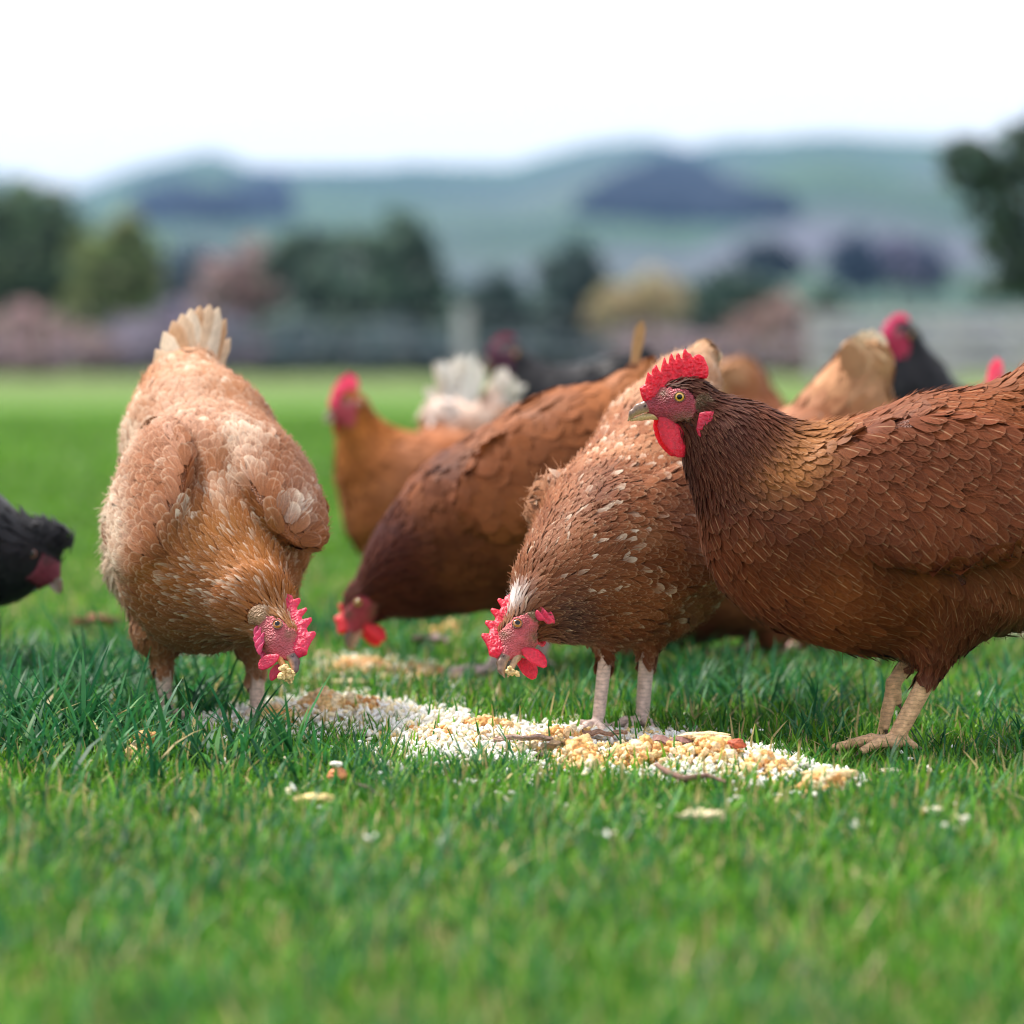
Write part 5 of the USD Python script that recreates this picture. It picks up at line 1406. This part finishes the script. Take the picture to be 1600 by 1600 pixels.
scrap('bread_piece', 'small white bread crumb in the grass at bottom right', 'bread', 1462, 1292, (22, 14, 10), (.62, .55, .42), 7, z=.014)
scrap('bread_piece', 'white bread crumb right of the big hen foot', 'bread', 1392, 1222, (22, 10, 7), (.62, .54, .42), 8, z=.011)
scrap('bread_stick', 'tan bread stick in the blurred scraps behind the rice', 'bread', 562, 1056, (72, 24, 18), (.66, .40, .16), 9, yaw=.1)
scrap('bread_piece', 'cream bread slab in front of the tan bread stick', 'bread', 548, 1082, (62, 22, 12), (.74, .56, .34), 10)
scrap('bread_piece', 'orange bread lump behind the scraps near the mahogany hen feet', 'bread', 694, 1006, (40, 24, 22), (.66, .34, .10), 11)
scrap('bread_piece', 'pinkish bread piece left of the tan bread stick', 'bread', 500, 1040, (30, 20, 14), (.74, .46, .30), 12)
scrap('meat_scrap', 'reddish meat scrap on the right end of the rice strip', 'meat', 1152, 1210, (17, 10, 10), (.42, .09, .04), 13, z=.03)
scrap('bread_piece', 'flat pale toast slab at the right end of the rice strip', 'bread', 1105, 1198, (44, 18, 12), (.74, .54, .32), 14, z=.030, yaw=-.1)
scrap('bread_piece', 'tan bread lump poking out of the grass past the rice end', 'bread', 1302, 1240, (52, 16, 13), (.72, .52, .28), 15, z=.018)
peel('potato_peel', 'tan potato peel curled on top of the rice strip', 'peel', 945, 1188, 46, 18, (.36, .20, .13), 16, yaw=.05, curl=-.5, z=.030)
peel('potato_peel', 'long thin mauve brown peel across the front of the rice', 'peel', 818, 1196, 60, 13, (.38, .25, .20), 17, yaw=.1, z=.028)
peel('potato_peel', 'dark brown peel piece on the right part of the rice', 'peel', 1052, 1198, 42, 22, (.20, .10, .085), 18, yaw=-.3, curl=-.7, z=.030)
peel('potato_peel', 'olive brown peel beside the orange crumbs at the rice front', 'peel', 868, 1206, 36, 16, (.22, .15, .09), 19, yaw=.5, z=.026)
scrap('bread_stick', 'thin yellow crust strip right of the tan bread stick', 'bread', 640, 1066, (54, 14, 10), (.70, .46, .20), 41, yaw=-.15)
scrap('bread_piece', 'pale bread piece between the crust strip and the tawny hen', 'bread', 716, 1072, (34, 18, 12), (.76, .60, .40), 42)
scrap('bread_piece', 'small cream bread piece right below the falling crumbs', 'bread', 486, 1078, (26, 16, 10), (.76, .62, .42), 43)
peel('leaf_scrap', 'brown withered leaf in the grass behind the buff hen', 'leaf', 150, 1006, 70, 34, (.34, .15, .09), 20, yaw=.3, z=.03)
peel('leaf_scrap', 'mauve brown withered leaf behind the pecking tawny hen', 'leaf', 672, 1036, 56, 26, (.26, .16, .17), 21, yaw=-.5, z=.03)
peel('leaf_scrap', 'pale pink scrap of peel behind the buff hen right leg', 'peel', 300, 1062, 60, 20, (.56, .40, .38), 22, yaw=.1, z=.03)
tw = np.array([G(1025, 1234) + [0, 0, .024], G(1045, 1244) + [0, 0, .022], G(1068, 1252) + [0, 0, .021], G(1105, 1248) + [0, 0, .022], G(1135, 1256) + [0, 0, .02]])
m = put(None, 'twig', *tube(tw, np.array([.0022, .003, .0034, .0026, .0012]), 7), noisy('twig_bark', (.14, .075, .055), (.26, .15, .12), 120., .8, .5, 300., .001)); tag(m, 'crooked reddish brown twig in front of the rice strip', 'twig')
tw = np.array([G(555, 1258) + [0, 0, .02], G(575, 1268) + [0, 0, .022], G(597, 1275) + [0, 0, .017]])
m = put(None, 'twig', *tube(tw, np.array([.0012, .0018, .001]), 6), bark_m); tag(m, 'thin dark twig right of the carrot cube', 'twig')
# morsels held in beaks and falling
def morsel(name, label, c, n, spread, seed, rr=.0028):
    rng = np.random.default_rng(seed)
    parts = []
    for i in range(n):
        v, f = lump(rng, rr * rng.uniform(.6, 1.2), sub=2)
        parts.append((v + rng.normal(0, spread, 3) * [1, .7, 1], f))
    v, f = join(parts)
    m = put(None, name, v + c, f, crumb_m, (.74, .52, .24)); tag(m, label, 'crumb')
morsel('food_morsel', 'crumbly morsel held in the beak of the buff hen', h2.hl(50, -25), 26, .0040, 31)
morsel('food_morsel', 'pale morsel stuck to the beak of the tawny hen', h3.hl(46, -25, -3), 12, .0030, 32, .0022)
morsel('food_morsel', 'tiny crumb falling below the buff hen beak', W(456, 1060, 2.97), 1, 0, 33)
morsel('food_morsel', 'tiny crumb falling left of the buff hen beak', W(429, 1050, 2.97), 1, 0, 34)

# ------------------------------------------------------------------ grass
grass_m = mat('grass_blades', {'a': ('attribute', {'attribute': 'tint'}), 'o': ('object_info', {}), 'r': ('map_range', {'to_min': .72, 'to_max': 1.3, 'clamp': True}), 'm': ('vector_math', {'math_type': 'scale'}),
                               'p': ('principled_bsdf', {'roughness': .5, 'specular_ior_level': .25}), 't': ('translucent_bsdf', {}), 'x': ('mix_closure', {'fac': .36})},
              [('o.random', 'r.value'), ('a.color', 'm.vector1'), ('r.result', 'm.scale'), ('m.vector', 'p.base_color'), ('m.vector', 't.color'), ('p.BSDF', 'x.closure1'), ('t.BSDF', 'x.closure2')], surface='x.closure')
def blades(rng, n, rad, l0, l1, w, cols, bend=.8, dry=.04):
    """A small patch of grass: n curved, tapering blades within rad."""
    r = np.sqrt(rng.random(n)) * rad; a = rng.uniform(0, 6.283, n)
    P = np.stack([r * np.cos(a), r * np.sin(a), np.full(n, -.004)], 1)
    L = rng.uniform(l0, l1, n) * rng.uniform(.6, 1.0, n)
    ya = rng.uniform(0, 6.283, n); D = np.stack([np.cos(ya), np.sin(ya), 0 * ya], 1)
    S = np.stack([-np.sin(ya), np.cos(ya), 0 * ya], 1)
    t0 = np.abs(rng.normal(.15, .25, n)); t1 = rng.normal(bend, .45, n)
    rows = np.array([0, .3, .6, .85, 1.0]); ww = np.array([.8, 1.0, .85, .5, .04])
    V = np.zeros((n, 5, 2, 3)); p = P.copy(); prev = 0
    for k, s in enumerate(rows):
        th = t0 + t1 * s
        p = p + (D * np.sin(th)[:, None] + np.array([0, 0, 1.0]) * np.cos(th)[:, None]) * (L * (s - prev))[:, None]; prev = s
        p[:, 2] = np.maximum(p[:, 2], .001 + .0 * s) if k else p[:, 2]
        hw = (w * rng.uniform(.75, 1.2, n) * .5 * ww[k])[:, None] * S
        V[:, k, 0], V[:, k, 1] = p - hw, p + hw
    c = np.array(cols); i = rng.integers(0, len(c), n)
    T_ = c[i] * rng.uniform(.75, 1.3, n)[:, None]
    T_[rng.random(n) < dry] = (.42, .34, .15)
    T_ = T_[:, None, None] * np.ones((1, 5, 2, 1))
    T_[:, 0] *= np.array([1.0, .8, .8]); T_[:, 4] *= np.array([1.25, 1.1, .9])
    q = grid_faces(5, 2)
    F = (q[None] + (np.arange(n) * 10)[:, None, None]).reshape(-1, 4)
    return V.reshape(-1, 3), F, np.clip(T_, 0, .8).reshape(-1, 3)
rg = np.random.default_rng(71)
SHORT = [(.06, .205, .017), (.098, .26, .018), (.034, .15, .022), (.125, .28, .02)]
LONG = [(.018, .11, .035), (.028, .14, .04), (.045, .17, .028), (.014, .085, .035)]
def patch(nm, *a, **k):
    v, f, t = blades(rg, *a, **k)
    return nm, v, f, grass_m, t
def in_view(p, m=.12):
    px = p[:, 0] / p[:, 1] * FPX + 800
    return (px > -1600 * m) & (px < 1600 * (1 + m))
def scatter(y0, y1, step):
    ys = np.arange(y0, y1, step); out = []
    for y in ys:
        hw = 1.15 * y * 800 / FPX + .08
        xs = np.arange(-hw, hw, step)
        out.append(np.stack([xs, np.full_like(xs, y), 0 * xs], 1))
    p = np.vstack(out)
    p[:, :2] += rg.uniform(-.5, .5, (len(p), 2)) * step * 1.2
    return p
def pix(p):
    return p[:, 0] / p[:, 1] * FPX + 800, YH + FPX * EYE / p[:, 1]
# near lawn
p = scatter(1.55, 5.2, .030)
px, py = pix(p)
cov = strip_cover(px, py - 6)
keep = rg.random(len(p)) > np.clip(cov * 1.6, 0, .66)
p = p[keep]; px, py = px[keep], py[keep]
sc = rg.uniform(.75, 1.2, len(p)) * (0.8 + .5 * meshkit.noise(p / .22, 6))
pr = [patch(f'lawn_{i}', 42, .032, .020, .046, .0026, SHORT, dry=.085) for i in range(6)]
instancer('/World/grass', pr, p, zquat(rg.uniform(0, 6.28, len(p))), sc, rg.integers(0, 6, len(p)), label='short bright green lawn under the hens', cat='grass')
# long darker tufts
TUFT = [(90, 1130, 230, 66, 1.0, 1.3), (200, 1130, 90, 40, .8, 1.0), (1180, 1105, 130, 36, .8, 1.0), (1570, 1160, 60, 40, .8, .9), (1420, 1215, 60, 16, .6, .7), (640, 1105, 120, 24, .5, .8), (700, 1230, 160, 22, .45, .75), (1270, 1165, 60, 26, .6, .8), (300, 1330, 220, 60, .5, .8), (840, 1250, 90, 20, .4, .7), (1180, 1290, 200, 60, .35, .7), (1380, 1290, 260, 90, .3, .7), (620, 1420, 700, 130, .35, .8), (1000, 1530, 800, 80, .3, .7), (850, 1085, 120, 20, .5, .8), (60, 1050, 120, 36, .6, .8)]
p = scatter(1.6, 4.2, .030)
px, py = pix(p)
dens = np.zeros(len(p)); lsc = np.full(len(p), .62)
for cx_, cy_, rx, ry, dn, s in TUFT:
    k = np.exp(-((px - cx_) / rx) ** 2 - ((py - cy_) / ry) ** 2)
    lsc = np.where(k * dn > dens, s, lsc); dens = np.maximum(dens, k * dn)
dens0 = dens
dens = np.maximum(dens, .20 * (.3 + 1.6 * np.clip(meshkit.noise(p / .16, 31) - .35, 0, 1) * 2)) * (1 - np.clip(strip_cover(px, py - 4) * 2.0, 0, .9))
for cx_, cy_, rx in ((1380, 1190, 80), (935, 1140, 45), (1003, 1140, 45), (255, 1105, 30), (400, 1110, 30), (360, 1160, 70), (450, 1165, 80), (550, 1165, 80)):   # trodden down round the feet
    dens = dens * (1 - np.exp(-((px - cx_) / rx) ** 2 - ((py - cy_) / 34) ** 2))
keep = rg.random(len(p)) < dens
p, lsc = p[keep], lsc[keep]
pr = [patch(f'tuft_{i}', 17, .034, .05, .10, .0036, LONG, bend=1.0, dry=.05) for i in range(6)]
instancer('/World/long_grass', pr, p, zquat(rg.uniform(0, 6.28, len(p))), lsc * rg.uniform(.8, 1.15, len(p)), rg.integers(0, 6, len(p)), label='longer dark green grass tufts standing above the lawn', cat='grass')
# lawn further off
p = np.vstack([scatter(5.2, 9, .085), scatter(9, 17, .2)])
sc = np.where(p[:, 1] < 9, 1.0, 1.6) * rg.uniform(.8, 1.3, len(p))
FARC = [(.075, .20, .013), (.105, .235, .017), (.062, .17, .013)]
pr = [patch(f'field_{i}', 60, .075, .025, .05, .0045, FARC, dry=.03) for i in range(4)]
instancer('/World/field_grass', pr, p, zquat(rg.uniform(0, 6.28, len(p))), sc, rg.integers(0, 4, len(p)), label='bright green field grass stretching away behind the flock', cat='grass')

# ------------------------------------------------------------------ the air
haze = mat('haze_air', {'v': ('principled_volume', {'color': (.32, .56, 1.0), 'density': HAZE, 'anisotropy': .2})}, [], surface=None, volume='v.volume') if HAZE else None
if HAZE:
    v, f = boxm((0, 1200, 64), (5600, 2640, 131))
    m = put(None, 'haze', v, f, haze, smooth=False); tag(m, None, None, None, 'stuff')
